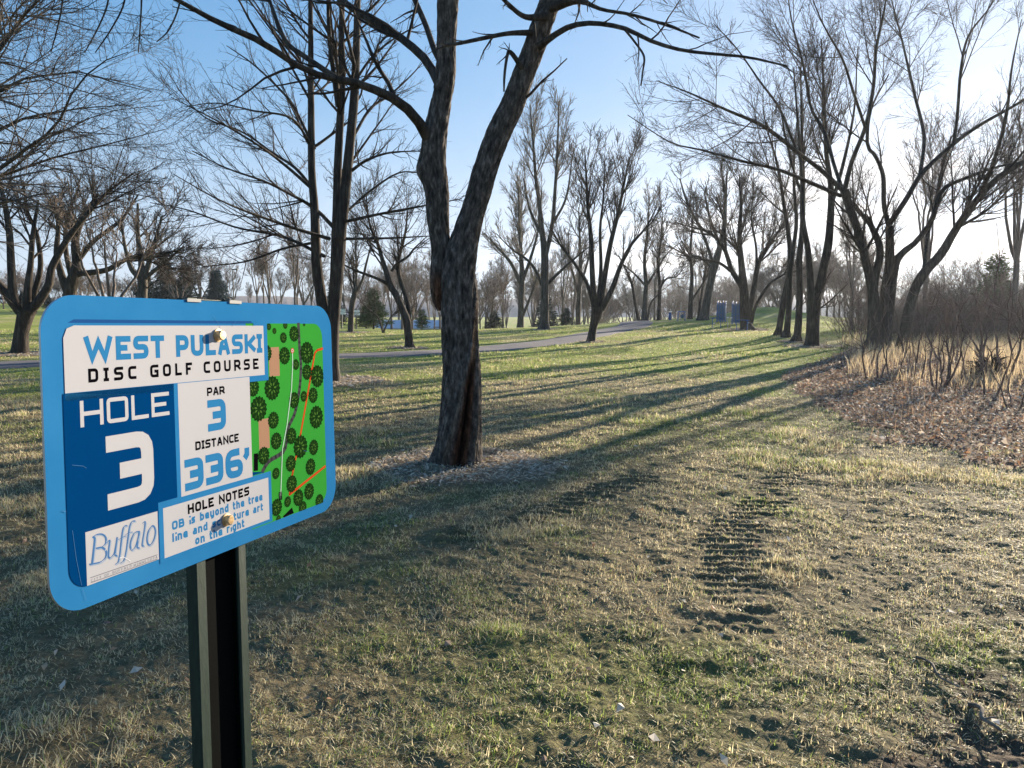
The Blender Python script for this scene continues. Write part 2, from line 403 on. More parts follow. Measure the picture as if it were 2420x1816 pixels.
def build_litter():
    N = 120000
    a = np.array(LIT); x = rng.uniform(a[:, 0].min() - 1, 22, N); y = rng.uniform(7.5, 27, N)
    k = lit_mask(x, y); x, y = x[k], y[k]; r = np.hypot(x, y); n = len(x)
    z = HT(x, y) + rng.uniform(.005, .07, n); sz = rng.uniform(.028, .085, n)
    pal = np.array([[.33, .21, .14], [.40, .28, .18], [.26, .18, .13], [.48, .39, .30], [.22, .14, .10], [.40, .21, .11], [.66, .57, .47]])
    col = pal[rng.choice(7, n, p=[.22, .18, .14, .18, .12, .05, .11])] * rng.uniform(.7, 1.25, (n, 1))
    tag(link_mesh('leaf_litter', leaf_quads(x, y, z, sz, col, 'leaf_litter', M_LEAF)), 'thick bed of dry brown fallen leaves at the edge of the brush', 'leaf litter', kind='stuff')
    # stray leaves on the lawn
    n = 850; x, y, r = scatter(n, 2.5, 6, 22, 1.0); z = HT(x, y) + .015
    col = pal[rng.integers(0, 7, n)] * rng.uniform(.8, 1.3, (n, 1)); pale = rng.random(n) < .3; col[pale] = np.array([.6, .53, .42])
    tag(link_mesh('stray_leaves', leaf_quads(x, y, z, rng.uniform(.022, .055, n), col, 'stray_leaves', M_LEAF)), 'stray dead leaves and pale scraps scattered over the lawn', 'fallen leaves', kind='stuff')
    # crumbs of soil and thatch on bare ground
    n = 26000; x, y, r = scatter(n, 2.2, 4.5, 12, 1.8); k = dirt_mask(x, y) > rng.random(n) * .8; x, y = x[k], y[k]; n = len(x); z = HT(x, y) + .003
    pal2 = np.array([[.10, .07, .05], [.15, .11, .08], [.30, .24, .17], [.19, .14, .10]]); col = pal2[rng.integers(0, 4, n)]
    tag(link_mesh('soil_crumbs', leaf_quads(x, y, z, rng.uniform(.006, .022, n), col, 'soil_crumbs', M_LEAF, .7, .8, .9)), 'crumbs of mud and dead thatch on the bare soil', 'soil crumbs', kind='stuff')
    # wood chips
    X = []; 
    for cx, cy, rad in RINGS:
        k = int(5200 * rad ** 2 * min(1, (8 / cy) ** 1.2)); a = rng.uniform(0, 2 * math.pi, k); q = np.sqrt(rng.random(k)) * rad * 1.12
        X.append(np.stack([cx + q * np.cos(a), cy + q * np.sin(a)], -1))
    X = np.concatenate(X); k = ring_mask(X[:, 0], X[:, 1]) > rng.random(len(X)) * .9; x, y = X[k].T; n = len(x); z = HT(x, y) + rng.uniform(.0, .025, n)
    pal3 = np.array([[.66, .55, .40], [.50, .40, .29], [.78, .68, .54], [.32, .24, .17]]); col = pal3[rng.integers(0, 4, n)] * rng.uniform(.75, 1.15, (n, 1))
    tag(link_mesh('wood_chips', leaf_quads(x, y, z, rng.uniform(.03, .085, n) * (np.hypot(x, y) / 8).clip(1, 2.5), col, 'wood_chips', M_LEAF, .24, .3, .12)), 'pale wood chip mulch ringed round the tree bases', 'mulch', kind='stuff')
    # tall dry grass in the brush edge
    n = 30000; x = rng.uniform(6.5, 21, n); y = rng.uniform(13.5, 30, n)
    P = np.stack([x, y], -1); d = fbm(x / 1.1, y / 1.1, 71, 2)
    poly = [tuple(at(px, 731, D)[:2]) for px, D in [(2010, 17.5), (2030, 24), (1985, 31), (2700, 31), (2750, 15), (2480, 13.5), (2180, 15)]]
    k = inpoly(x, y, poly) & (rng.random(n) < np.clip((d - .3) * 3, .08, 1)); x, y = x[k], y[k]; n = len(x)
    hs = .55 + .6 * fbm(x / 1.5, y / 1.5, 73, 2)
    me = strips(x, y, HT(x, y) - .02, rng.uniform(.3, .72, n) * hs, rng.uniform(.006, .013, n), rng.uniform(0, 6.28, n), np.abs(rng.normal(.15, .15, n)), rng.uniform(.1, 1.2, n),
                np.array([.72, .56, .34]) * rng.uniform(.6, 1.15, (n, 1)), 'dry_grass', M_TALL, 3)
    tag(link_mesh('dry_grass', me), 'tall tan dry grass standing along the brush edge', 'dry grass', kind='stuff')
    # sprigs of dry weed in the litter
    n = 14000; a = np.array(LIT); x = rng.uniform(4, 18, n); y = rng.uniform(9, 26, n); k = lit_mask(x, y) & (fbm(x / .8, y / .8, 79, 2) > .5); x, y = x[k], y[k]; n = len(x)
    me = strips(x, y, HT(x, y), rng.uniform(.1, .34, n), rng.uniform(.004, .008, n), rng.uniform(0, 6.28, n), np.abs(rng.normal(.4, .35, n)), rng.uniform(0, .9, n),
                np.array([.48, .33, .22]) * rng.uniform(.5, 1.2, (n, 1)), 'dead_stalks', M_TALL, 3)
    tag(link_mesh('dead_stalks', me), 'broken dead stalks poking out of the leaf litter', 'dead stalks', kind='stuff')
# ------------------------------------------------------------------ path
PATHPX = [(-160, 870, 2.6), (60, 862, 2.6), (400, 853, 2.6), (800, 843, 2.6), (1060, 833, 2.7), (1220, 819, 2.9), (1340, 803, 3.0), (1430, 785, 3.2), (1500, 768, 3.3)]
def _pc(px, py): p = ground_at(px, py); return (p[0], p[1])
PATHC = [_pc(a, b) for a, b, c in PATHPX]
PATHC = [(PATHC[0][0] - 8, PATHC[0][1] + .5)] + PATHC; PATHC.append((PATHC[-1][0] + 1.5, PATHC[-1][1] + 9)); PATHC.append((PATHC[-1][0] + 3, PATHC[-1][1] + 14))
def build_path():
    c = catmull(np.c_[np.array(PATHC), np.zeros(len(PATHC))], 260)[:, :2]
    T = np.gradient(c, axis=0); T /= np.linalg.norm(T, axis=1, keepdims=True); Nn = np.stack([-T[:, 1], T[:, 0]], -1)
    offs = np.linspace(-1.2, 1.2, 9)
    jag = (fbm(np.arange(260) * .9, np.zeros(260), 3) - .5) * .12
    P = c[:, None, :] + Nn[:, None, :] * (offs[None, :, None] * (1 + jag[:, None, None]))
    z = H0(P[..., 0], P[..., 1]); z = z + .02 + .035 * (1 - (offs / 1.2) ** 2); z[:, 0] -= .06; z[:, -1] -= .06
    V = np.concatenate([P, z[..., None]], -1).reshape(-1, 3); i = np.arange(260 * 9).reshape(260, 9)
    Q = np.stack([i[:-1, :-1], i[1:, :-1], i[1:, 1:], i[:-1, 1:]], -1).reshape(-1, 4)[:, ::-1]
    m = mat('asphalt', (.09, .08, .085), .85); t = NT(m); v = t.coords((1, 1, 1)); n1 = t.noise(v, 60, 3, .7); n2 = t.noise(v, .8, 4)
    c1 = t.ramp(n1, [(.35, (.10, .085, .085)), (.7, (.21, .185, .185))]); t.l(c1, t.b.inputs['Base Color']); t.bump(n1, .5, .01)
    tag(link_mesh('path', np_mesh('path', V, Q, np.full(len(Q), 4), m)), 'grey asphalt footpath crossing the lawn and climbing the rise', 'path', kind='structure')
build_ground(); build_path(); build_grass(); build_litter()
# ------------------------------------------------------------------ trees
def qf(ox, oy, s): return lambda D, pts: [(ox + p[0] / s, oy + p[1] / s, (p[3] if len(p) > 3 else D), p[2] / s) for p in pts]
q0 = qf(0, 0, 1); q2 = qf(400, 0, 2.212); q3 = qf(0, 300, 2.765); q4 = qf(1100, 400, 2.765); q5 = qf(1400, 0, 2.169); q6 = qf(1700, 550, 3.072); q7 = qf(740, 600, 4.81); q8 = qf(0, 0, 3.16)
def LV(d1=3, L1=.4, a1=45, d2=4, d3=6, d4=8, up=.05, wig=.10, rm=.0025, n4=True, L2=.48, L3=.5, t0=.25, ref=6.0):
    d1 *= 1.7; d2 *= 1.9; d3 *= 1.7; d4 *= 1.3; rm *= KR; wig *= .62; a1 = a1 * .86; L1 *= 1.15; L2 *= 1.12
    l = [dict(dens=d1, t0=t0, ang=a1, sd=12, L0=L1, lt=.35, rr=.5, N=10, Lref=ref, wig=wig * .7, up=up, S=5, rmin=rm * 2),
         dict(dens=d2, t0=.1, ang=36, sd=11, L0=L2, lt=.4, rr=.55, N=7, wig=wig, up=up * .8, S=4, rmin=rm * 1.5),
         dict(dens=d3, t0=.08, ang=37, sd=13, L0=L3, lt=.3, rr=.6, N=5, wig=wig * 1.9, up=up * .6, rmin=rm, Lmax=1.3)]
    if n4: l.append(dict(dens=d4, t0=.08, ang=42, sd=15, L0=.5, lt=.3, rr=.7, N=4, wig=wig * 2.3, up=up * .4, rmin=rm * .8, Lmax=.6))
    return l
def root_at(pt, name, label, cat, group=None):
    o = empty(name, tuple(pt)); tag(o, label, cat, group); return o
def hero(name, label, trunks, limbs, lv, seed, mt=None, mw=None, S=12, cat='tree', group=None, trunk_mesh=None, droop=False):
    rs = np.random.default_rng(seed); mt = mt or M_BARK; mw = mw or M_TWIG
    T = [limb(t, 26) for t in trunks]; Lb = [limb(l, 20) for l in limbs]
    b = T[0][0][0].copy(); g0 = gz(b[0], b[1]); root = root_at((b[0], b[1], g0), name, label, cat, group)
    tt = Tubes()
    for P, r in T:
        if abs(P[0, 2] - gz(P[0, 0], P[0, 1])) < .6:      # a stem that starts at the ground: root it
            z = gz(P[0, 0], P[0, 1]); P = np.vstack([[P[0, 0], P[0, 1], z - .2], P]); r = np.r_[r[0] * 1.25, r]; r[1] *= 1.12; 
            P[1, 2] = max(P[1, 2], z - .02)
        tt.add(P[None], r[None], S)
    if trunk_mesh is None: link_mesh('trunk', tt.mesh('trunk', mt), root)
    else: link_mesh('trunk', trunk_mesh, root)
    for P, r in Lb:
        link_mesh('limb', Tubes().add(P[None], r[None], 9).mesh('limb', mt), root)
    cw = Tubes(); stems = [(P[6:], r[6:]) for P, r in T]
    crown_from(stems, rs, lv, cw, extra=None)
    if Lb:
        crown_from([(P, r) for P, r in Lb], rs, [dict(lv[1], t0=.12)] + lv[2:] if len(lv) > 3 else lv[1:], cw)
    link_mesh('crown', cw.mesh('crown', mw), root)
    return root
# ---- the split main tree ----------------------------------------
def main_tree():
    D = 7.8
    core = q0(D, [(1075, 1112, 132), (1077, 1090, 120), (1084, 1050, 115), (1089, 979, 107), (1091, 882, 97), (1087, 810, 91), (1086, 737, 90), (1085, 689, 88), (1083, 641, 84), (1092, 590, 74), (1104, 545, 64),
                  (1119, 496, 58), (1134, 448, 58), (1147, 400, 58), (1178, 316, 58), (1209, 253, 55), (1236, 181, 51), (1263, 113, 50), (1284, 50, 50), (1302, 0, 46), (1330, -90, 38, 7.7), (1360, -200, 30, 7.6), (1380, -330, 20, 7.4), (1390, -460, 9, 7.2)])
    left = q0(D + .05, [(1040, 735, 10), (1037, 700, 34), (1040, 640, 46), (1042, 588, 46), (1036, 520, 52), (1033, 452, 58), (1024, 384, 61), (1029, 316, 56), (1041, 249, 48), (1052, 181, 46), (1054, 113, 43), (1056, 50, 46), (1057, 0, 50), (1060, -60, 40, 7.9), (1050, -170, 32, 8.1), (1030, -300, 22, 8.3), (1020, -440, 9, 8.5)])
    limbs = [q0(0, [(1012, 325, 30, 7.8), (1003, 310, 25, 7.75), (975, 270, 24, 7.6), (933, 235, 22, 7.45), (880, 210, 19, 7.3), (834, 194, 18, 7.2), (789, 186, 16, 7.1), (716, 163, 14, 6.95), (617, 99, 15, 6.8), (517, 54, 13, 6.6), (427, 5, 10, 6.4), (330, -45, 8, 6.2), (200, -75, 6, 6.0), (60, -95, 4, 5.8)]),
             q0(0, [(800, 188, 14, 7.1), (716, 131, 12, 7.2), (680, 104, 11, 7.3), (657, 59, 10, 7.4), (640, 10, 8, 7.5), (600, -90, 5, 7.7)]),
             q0(0, [(1040, 200, 26, 7.85), (1030, 181, 22, 7.85), (1001, 136, 20, 8), (942, 86, 18, 8.2), (888, 54, 17, 8.4), (843, 27, 16, 8.6), (800, -5, 14, 8.8), (700, -80, 10, 9.2), (600, -140, 5, 9.6)]),
             q0(0, [(1045, 150, 16, 7.9), (1028, 122, 14, 8), (1006, 59, 13, 8.3), (978, -5, 12, 8.5), (930, -120, 8, 8.8)]),
             q0(0, [(1255, 78, 14, 7.7), (1225, 78, 12, 7.6), (1191, 81, 10, 7.5), (1123, 95, 9, 7.3), (1080, 104, 8, 7.2), (1048, 109, 7, 7.1)]),
             q0(0, [(1240, 172, 16, 7.75), (1223, 145, 12, 7.65), (1205, 123, 10, 7.6), (1198, 136, 7, 7.55), (1192, 180, 6, 7.5), (1191, 217, 4, 7.5)]),
             q0(0, [(1275, 110, 20, 7.7), (1295, 95, 15, 7.6), (1340, 66, 13, 7.4), (1395, 55, 11, 7.2), (1474, 67, 10, 7.0), (1538, 97, 9, 6.9), (1607, 118, 8, 6.8), (1677, 127, 7, 6.7), (1769, 136, 6, 6.6), (1861, 157, 4, 6.5)]),
             q0(0, [(1300, 20, 24, 7.7), (1350, 2, 20, 7.6), (1380, 5, 12, 7.5), (1423, 23, 8, 7.4), (1492, 35, 7, 7.3), (1575, 60, 6, 7.2), (1653, 90, 4, 7.1)]),
             q0(0, [(1474, 67, 6, 7.0), (1501, 101, 5, 6.95), (1522, 134, 5, 6.9), (1519, 170, 4, 6.9), (1515, 203, 3, 6.9)]),
             q0(0, [(1290, 40, 20, 7.7), (1241, 40, 12, 7.5), (1205, 14, 10, 7.3), (1170, -25, 7, 7.1), (1120, -100, 4, 6.9)]),
             q0(0, [(1320, -40, 26, 7.7), (1400, -60, 20, 7.4), (1500, -60, 14, 7.1), (1640, -30, 9, 6.9), (1720, -80, 5, 6.7)])]
    for x0, D0, dx in [(335, 6.2, -8), (300, 6.25, -75), (260, 6.1, -60), (150, 5.9, -30), (430, 6.5, -60)]:    # hanging twigs at the end of the long limb
        limbs.append(q0(D0, [(x0, -60, 5), (x0 + dx * .1, 10, 4), (x0 + dx * .5, 70, 3.4), (x0 + dx, 125 if x0 != 430 else 100, 2.4)]))
    # sculpted bark surface for the two trunks
    def sculpt(pts, nr, ns, cavity, seed):
        a = [np.r_[at(p[0], p[1], p[2]), p[3] / 2 / F * p[2]] for p in pts]; c = catmull(a, nr); P, r = c[:, :3], c[:, 3]
        th = np.linspace(0, 2 * math.pi, ns, endpoint=False); TH, ZZ = np.meshgrid(th, np.arange(nr), indexing='xy'); z = P[:, 2][:, None] + 0 * TH; rr = r[:, None] + 0 * TH
        seg = np.r_[0, np.cumsum(np.linalg.norm(np.diff(P, axis=0), axis=1))][:, None] + 0 * TH
        tw = TH + .16 * np.sin(seg * 1.3)
        def per(f, k, s): u = tw / (2 * math.pi) * k; w = .5 - .5 * np.cos(TH); return fbm(u, seg * f, s, 3) * w + fbm(u + 53.7 + k * (TH < math.pi), seg * f, s + 9, 3) * (1 - w)
        rid = per(6.5, 30, seed); rid = 1 - np.abs(rid - .5) * 4.2; lump = per(1.1, 4, seed + 3) - .5
        rr = rr * .93 - .006 + .016 * rid.clip(-1, 1) + .022 * lump * rr / .2
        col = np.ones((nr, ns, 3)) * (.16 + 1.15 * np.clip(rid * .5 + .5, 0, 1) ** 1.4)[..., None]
        if cavity:
            h = z - P[0, 2]; fl = np.exp(-np.maximum(h - .03, 0) / .14); lobes = .5 + .5 * np.cos(TH * 5 + .8); rr = rr * (1 + .34 * fl * lobes ** 1.5)
            hz = [0, .25, .9, 1.35, 1.75]; phi = np.interp(h, hz, np.radians([-90 + 13, -90 + 11, -90 + 30, -90 + 56, -90 + 66])); wd = np.interp(h, [0, .3, .9, 1.3, 1.8], [.60, .55, .38, .24, .02])
            d = np.abs((TH - phi + math.pi) % (2 * math.pi) - math.pi); ins = 1 - sstep(.45, 1.0, d / np.maximum(wd, .02)); ins = ins * (1 - sstep(1.5, 1.8, h))
            core_ = 1 - sstep(.1, .4, d / np.maximum(wd, .02)); dep = np.interp(h, [0, .7, 1.2, 1.7], [.11, .085, .03, .005])
            rr = rr - ins * (dep * (.35 + .65 * core_ * (fbm(TH * 5, h * 3, 7) + .4))); lip = np.exp(-((d / np.maximum(wd, .02) - 1.12) / .22) ** 2) * (1 - sstep(1.6, 1.9, h)); rr = rr + .022 * lip
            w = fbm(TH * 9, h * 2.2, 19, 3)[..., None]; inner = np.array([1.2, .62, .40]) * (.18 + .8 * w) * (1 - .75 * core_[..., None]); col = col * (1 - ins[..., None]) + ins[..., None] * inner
            fresh = (np.exp(-((d / .11) ** 2)) * sstep(1.05, 1.2, h) * (1 - sstep(1.6, 1.75, h)))[..., None]; col = col * (1 - fresh) + fresh * np.array([3.4, 2.3, 1.55])
            lipc = (lip * (1 - sstep(1.0, 1.3, h)))[..., None] * .6; col = col * (1 - lipc) + lipc * np.array([1.35, 1.2, 1.0])
        else:
            h = seg; t = (1 - sstep(.25, .45, h)) * np.exp(-((((TH + math.pi / 2 + .1 + math.pi) % (2 * math.pi) - math.pi) / .8) ** 2)); t = t[..., None]; col = col * (1 - t) + t * np.array([1.9, 1.05, .7]) * (.4 + .9 * fbm(TH * 7, h * 8, 3)[..., None])
            kn = np.exp(-(((TH - math.radians(200)) / .5) ** 2 + ((h - 1.42) / .11) ** 2)); rr = rr + .05 * kn
        T = np.gradient(P, axis=0); T /= np.linalg.norm(T, axis=1, keepdims=True); U = np.array([1, 0, 0]) - T[:, :1] * T; U /= np.linalg.norm(U, axis=1, keepdims=True); W = np.cross(T, U); 
        V = P[:, None] + rr[..., None] * (np.cos(TH)[..., None] * U[:, None] + np.sin(TH)[..., None] * W[:, None])
        return V, col
    Vs, Cs, Qs, n = [], [], [], 0
    for pts, nr, ns, cav, sd in ((core, 520, 132, True, 5), (left, 420, 96, False, 25)):
        V, c = sculpt(pts, nr, ns, cav, sd); i = np.arange(nr * ns).reshape(nr, ns) + n; nx = np.roll(i, -1, 1)
        Qs.append(np.stack([i[:-1], nx[:-1], nx[1:], i[1:]], -1).reshape(-1, 4)); Vs.append(V.reshape(-1, 3)); Cs.append(c.reshape(-1, 3)); n += nr * ns
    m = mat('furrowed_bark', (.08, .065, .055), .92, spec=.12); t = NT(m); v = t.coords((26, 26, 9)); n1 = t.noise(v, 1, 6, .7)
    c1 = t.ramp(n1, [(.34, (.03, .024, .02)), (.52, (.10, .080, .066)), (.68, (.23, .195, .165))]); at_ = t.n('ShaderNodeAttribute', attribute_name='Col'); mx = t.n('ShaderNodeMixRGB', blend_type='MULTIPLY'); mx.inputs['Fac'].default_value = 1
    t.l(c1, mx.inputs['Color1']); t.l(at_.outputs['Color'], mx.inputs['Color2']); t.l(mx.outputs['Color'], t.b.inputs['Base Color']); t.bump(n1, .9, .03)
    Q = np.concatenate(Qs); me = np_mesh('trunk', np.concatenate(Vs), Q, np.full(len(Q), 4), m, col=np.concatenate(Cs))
    lv = LV(d1=.9, L1=.22, a1=55, d2=2.3, d3=4.2, d4=5, up=.02, wig=.17, rm=.0016, L2=.30, L3=.42, t0=.35)
    for l in lv: l['rmin'] = max(l['rmin'], .0016)
    hero('split_trunk_tree', 'large forked bare tree with a rotted hollow at its base in a wood chip ring', [core, left], limbs, lv, 11, trunk_mesh=me)
main_tree()
# ---- triple stem tree behind the sign -----------------------------
D = 16.4
A_ = q2(D, [(815, 1800, 60), (800, 1600, 56), (772, 1400, 54), (760, 1100, 44), (745, 900, 38), (742, 600, 34), (740, 400, 30), (740, 200, 26), (738, 0, 22), (740, -300, 14), (745, -600, 6)])
B_ = q2(D, [(855, 2005, 84), (855, 1950, 66), (858, 1700, 62), (878, 1400, 70), (888, 1200, 76), (880, 1050, 48), (880, 900, 42), (895, 600, 38), (905, 400, 36), (900, 200, 30), (905, 0, 26), (915, -300, 16), (925, -600, 6)])
C_ = q2(D - .1, [(890, 1250, 60), (915, 1050, 54), (935, 850, 50), (950, 700, 46), (968, 500, 44), (980, 200, 36), (985, 0, 30), (1000, -300, 18), (1010, -600, 7)])
E_ = q2(D, [(882, 560, 26), (855, 350, 24), (838, 200, 22), (830, 0, 18), (820, -300, 9)])
def xl(l): return [q2(D, p) for p in l]
LB = xl([[(750, 990, 20), (600, 860, 15), (480, 770, 12, D - .5), (300, 660, 9, D - 1), (130, 570, 6, D - 1.4), (10, 510, 4, D - 1.6)],
         [(860, 1190, 22), (760, 1090, 18), (640, 1020, 15, D - .5), (500, 950, 12, D - 1), (300, 880, 8, D - 1.5), (120, 790, 4, D - 2)],
         [(760, 1000, 18), (660, 880, 16, D + .3), (540, 800, 12, D + .8), (380, 690, 9, D + 1.3), (180, 610, 6, D + 1.8), (40, 460, 4, D + 2)],
         [(840, 1250, 20), (640, 1190, 16, D - .6), (400, 1105, 12, D - 1.4), (230, 1030, 8, D - 2), (20, 910, 4, D - 2.5)],
         [(810, 1340, 20), (600, 1240, 15, D + .5), (350, 1190, 10, D + 1), (100, 1100, 7, D + 1.4), (-100, 1060, 4, D + 1.7)],
         [(785, 1265, 16), (600, 1300, 12, D - .3), (400, 1368, 9, D - .7), (180, 1395, 4, D - 1)],
         [(760, 780, 16), (650, 560, 14, D + .3), (560, 450, 11, D + .7), (430, 330, 8, D + 1), (300, 240, 4, D + 1.3)],
         [(745, 500, 14), (690, 330, 12), (600, 200, 10), (480, 80, 7), (380, -40, 4)],
         [(740, 760, 14), (640, 620, 12, D - .7), (440, 580, 9, D - 1.3), (250, 540, 6, D - 1.9), (80, 560, 4, D - 2.3)],
         [(920, 1160, 18), (1100, 1120, 14, D - .5), (1340, 1075, 9, D - .9), (1530, 1040, 4, D - 1.2)],
         [(920, 1250, 16), (1150, 1246, 11, D + .5), (1360, 1235, 5, D + 1)],
         [(945, 900, 18), (1030, 840, 14, D - .5), (1150, 800, 10, D - 1), (1320, 790, 5, D - 1.5)],
         [(960, 720, 16), (1050, 570, 14, D + .5), (1150, 500, 11, D + .9), (1260, 400, 7, D + 1.2), (1350, 300, 4, D + 1.4)],
         [(925, 1110, 14), (1050, 1000, 12, D + .5), (1200, 905, 8, D + .9), (1330, 905, 4, D + 1.2)],
         [(975, 420, 14), (1060, 300, 12, D - .6), (1180, 200, 9, D - 1), (1330, 120, 5, D - 1.4)],
         [(955, 560, 12), (1000, 500, 10), (1020, 410, 8, D - .5), (1080, 290, 6, D - 1), (1110, 160, 4, D - 1.2)]])
hero('triple_stem_tree', 'bare tree with three slim upright stems and long spreading side branches behind the sign', [B_, A_, C_, E_], LB,
     LV(d1=1.5, L1=.34, a1=62, d2=3.0, d3=5.5, d4=4, up=.05, wig=.07, rm=.0032, L2=.32, L3=.45), 21, S=14)
# ---- left side --------------------------------------------------
D = 24
hero('low_forked_tree', 'low forking bare tree beside the footpath at the left edge', [q3(D, [(122, 1496, 130), (130, 1478, 110), (140, 1350, 86), (168, 1230, 100), (182, 1190, 110)]),
     q3(D, [(150, 1230, 60), (90, 1130, 56), (75, 950, 48), (62, 700, 40), (30, 500, 30), (-20, 300, 16)]), q3(D, [(150, 1240, 50), (80, 1150, 50), (20, 1060, 46), (-60, 960, 36), (-160, 800, 20)]),
     q3(D, [(178, 1200, 50), (182, 1050, 44), (200, 900, 36), (215, 700, 28), (250, 480, 14)]), q3(D, [(190, 1210, 60), (260, 1130, 56), (320, 1030, 50), (335, 930, 46), (400, 800, 40), (480, 680, 34), (580, 560, 28), (700, 430, 18), (880, 300, 8)]),
     q3(D + 1, [(190, 1190, 40), (235, 1050, 36), (265, 900, 32), (240, 700, 26), (180, 550, 18), (150, 350, 9)])], [],
     LV(d1=2.2, L1=.42, a1=48, d2=3.8, d3=6, d4=5, up=.04, wig=.15, rm=.004), 31)
hero('leaning_orchard_tree', 'bare tree with a long low limb reaching right, behind the left corner of the sign', [q3(32, [(452, 1250, 100), (452, 1120, 80), (470, 1020, 76), (500, 900, 56), (490, 760, 44), (540, 600, 34), (640, 440, 18)]),
     q3(32, [(465, 1060, 56), (500, 970, 40), (580, 955, 38), (700, 935, 34), (800, 880, 28), (900, 840, 20), (1050, 825, 12), (1250, 800, 6)]), q3(32, [(445, 1100, 50), (400, 960, 44), (370, 830, 36), (380, 650, 26), (360, 450, 12)]),
     q3(32, [(490, 900, 36), (600, 760, 30), (700, 680, 26), (800, 600, 20), (900, 450, 10)]), q3(33, [(470, 1000, 36), (430, 800, 30), (440, 600, 22), (520, 380, 10)])], [],
     LV(d1=2.4, L1=.42, a1=48, d2=3.6, d3=5.5, d4=4, up=.04, wig=.14, rm=.0048), 33)
hero('spreading_park_tree', 'rounded bare tree on a pale brown trunk rising over the middle of the sign', [q3(40, [(930, 1300, 80), (930, 1120, 62), (932, 1040, 60), (930, 985, 62)]), q3(40, [(925, 1000, 36), (860, 930, 30), (820, 800, 22), (790, 600, 12)]), q3(40, [(930, 990, 44), (920, 850, 36), (900, 700, 28), (900, 500, 14)]),
     q3(40, [(935, 1000, 40), (970, 900, 34), (1010, 760, 26), (1060, 580, 12)]), q3(40, [(940, 1000, 30), (1020, 930, 24), (1110, 860, 16), (1200, 780, 8)])], [], LV(d1=2.4, L1=.42, a1=45, d2=3, d3=4, n4=False, up=.06, wig=.12, rm=.008), 35, mt=M_BARKG, mw=M_TWIG)
D = 11
hero('overhanging_tree', 'pale barked tree just beyond the left edge whose branches cross the upper left sky', [q8(D, [(-1700, 2900, 190), (-1680, 2400, 150), (-1650, 1900, 140), (-1600, 1500, 130), (-1500, 1000, 100), (-1450, 500, 80), (-1400, -100, 50), (-1350, -800, 20)])],
     [q8(0, [(-1600, 1500, 90, 11), (-1100, 1150, 70, 10.6), (-500, 800, 50, 10.2), (-100, 480, 34, 9.8), (60, 280, 27, 9.6), (200, 90, 20, 9.4), (330, -30, 14, 9.2), (520, -160, 7, 9)]),
      q8(0, [(-1550, 1300, 70, 11), (-900, 1000, 50, 11.6), (-300, 800, 36, 12), (0, 680, 24, 12), (180, 590, 17, 12), (400, 560, 14, 12), (620, 540, 11, 12), (820, 610, 8, 12), (1140, 690, 4, 12)]),
      q8(0, [(-1600, 1700, 80, 11), (-1000, 1400, 60, 12), (-400, 1150, 40, 13), (0, 970, 26, 13), (200, 880, 18, 13), (450, 835, 14, 13), (700, 800, 8, 13), (1000, 790, 4, 13)]),
      q8(0, [(-1620, 1900, 80, 11), (-1000, 1700, 60, 10.8), (-400, 1500, 44, 10.5), (0, 1260, 30, 10.3), (200, 1110, 24, 10.2), (420, 940, 18, 10), (560, 660, 14, 9.9), (760, 470, 9, 9.8), (960, 390, 4, 9.7)]),
      q8(0, [(-1620, 2000, 70, 11), (-900, 1700, 50, 12), (-300, 1420, 36, 13), (60, 1300, 22, 13.4), (400, 1180, 16, 13.6), (800, 1080, 10, 13.8), (1240, 965, 4, 14)]),
      q8(0, [(60, 1300, 16, 13.4), (400, 1000, 12, 13.2), (600, 990, 9, 13), (900, 1010, 5, 13)]),
      q8(0, [(-1450, 700, 60, 11), (-900, 300, 44, 11), (-300, 60, 28, 11), (100, -120, 18, 11), (500, -200, 8, 11)]),
      q8(0, [(-1500, 1100, 60, 11), (-900, 500, 40, 12), (-300, 300, 28, 12.5), (0, 140, 16, 12.8), (240, 120, 10, 13), (560, 90, 7, 13), (760, -20, 4, 13)])],
     LV(d1=1.2, L1=.35, a1=50, d2=2.6, d3=5, d4=4, up=.0, wig=.16, rm=.0026, L2=.34, L3=.45), 37, mt=M_BARKG, mw=M_TWIGG)
# ---- centre left ------------------------------------------------
hero('twin_leaning_tree', 'twin stemmed bare tree leaning left just beyond the footpath', [q7(30, [(1100, 1085, 120), (1095, 1060, 104), (1080, 900, 90), (1065, 760, 92), (1020, 640, 80), (940, 470, 72), (870, 350, 72), (830, 200, 60), (790, 80, 50), (740, -100, 40), (640, -350, 26), (600, -700, 10)]),
     q7(30.3, [(1085, 800, 60), (1085, 640, 56), (1050, 480, 50), (1000, 340, 50), (965, 180, 44), (985, 0, 40), (1040, -200, 28), (1080, -500, 12)]), q7(30, [(900, 400, 40), (830, 335, 38), (720, 280, 34), (600, 235, 30), (470, 185, 24), (340, 120, 16), (150, 20, 8)]),
     q7(30, [(890, 200, 34), (960, 110, 30), (1080, 30, 26), (1150, -60, 18), (1300, -200, 8)])], [], LV(d1=2.2, L1=.42, a1=45, d2=3.4, d3=5, d4=4, up=.05, wig=.12, rm=.0045), 41)
hero('upright_park_tree', 'bare upright tree on a mulch ring in the far lawn right of the sign', [q7(44, [(425, 912, 84), (425, 895, 70), (432, 700, 62), (445, 560, 60), (475, 440, 56), (490, 300, 30), (490, 100, 24), (480, -200, 12)]), q7(44, [(475, 460, 34), (560, 300, 30), (600, 130, 26), (660, -100, 14)]), q7(44, [(470, 480, 24), (430, 330, 20), (400, 180, 12)])], [],
     LV(d1=2, L1=.4, a1=42, d2=3, d3=4.2, n4=False, up=.07, wig=.11, rm=.008), 43, mt=M_BARKG)
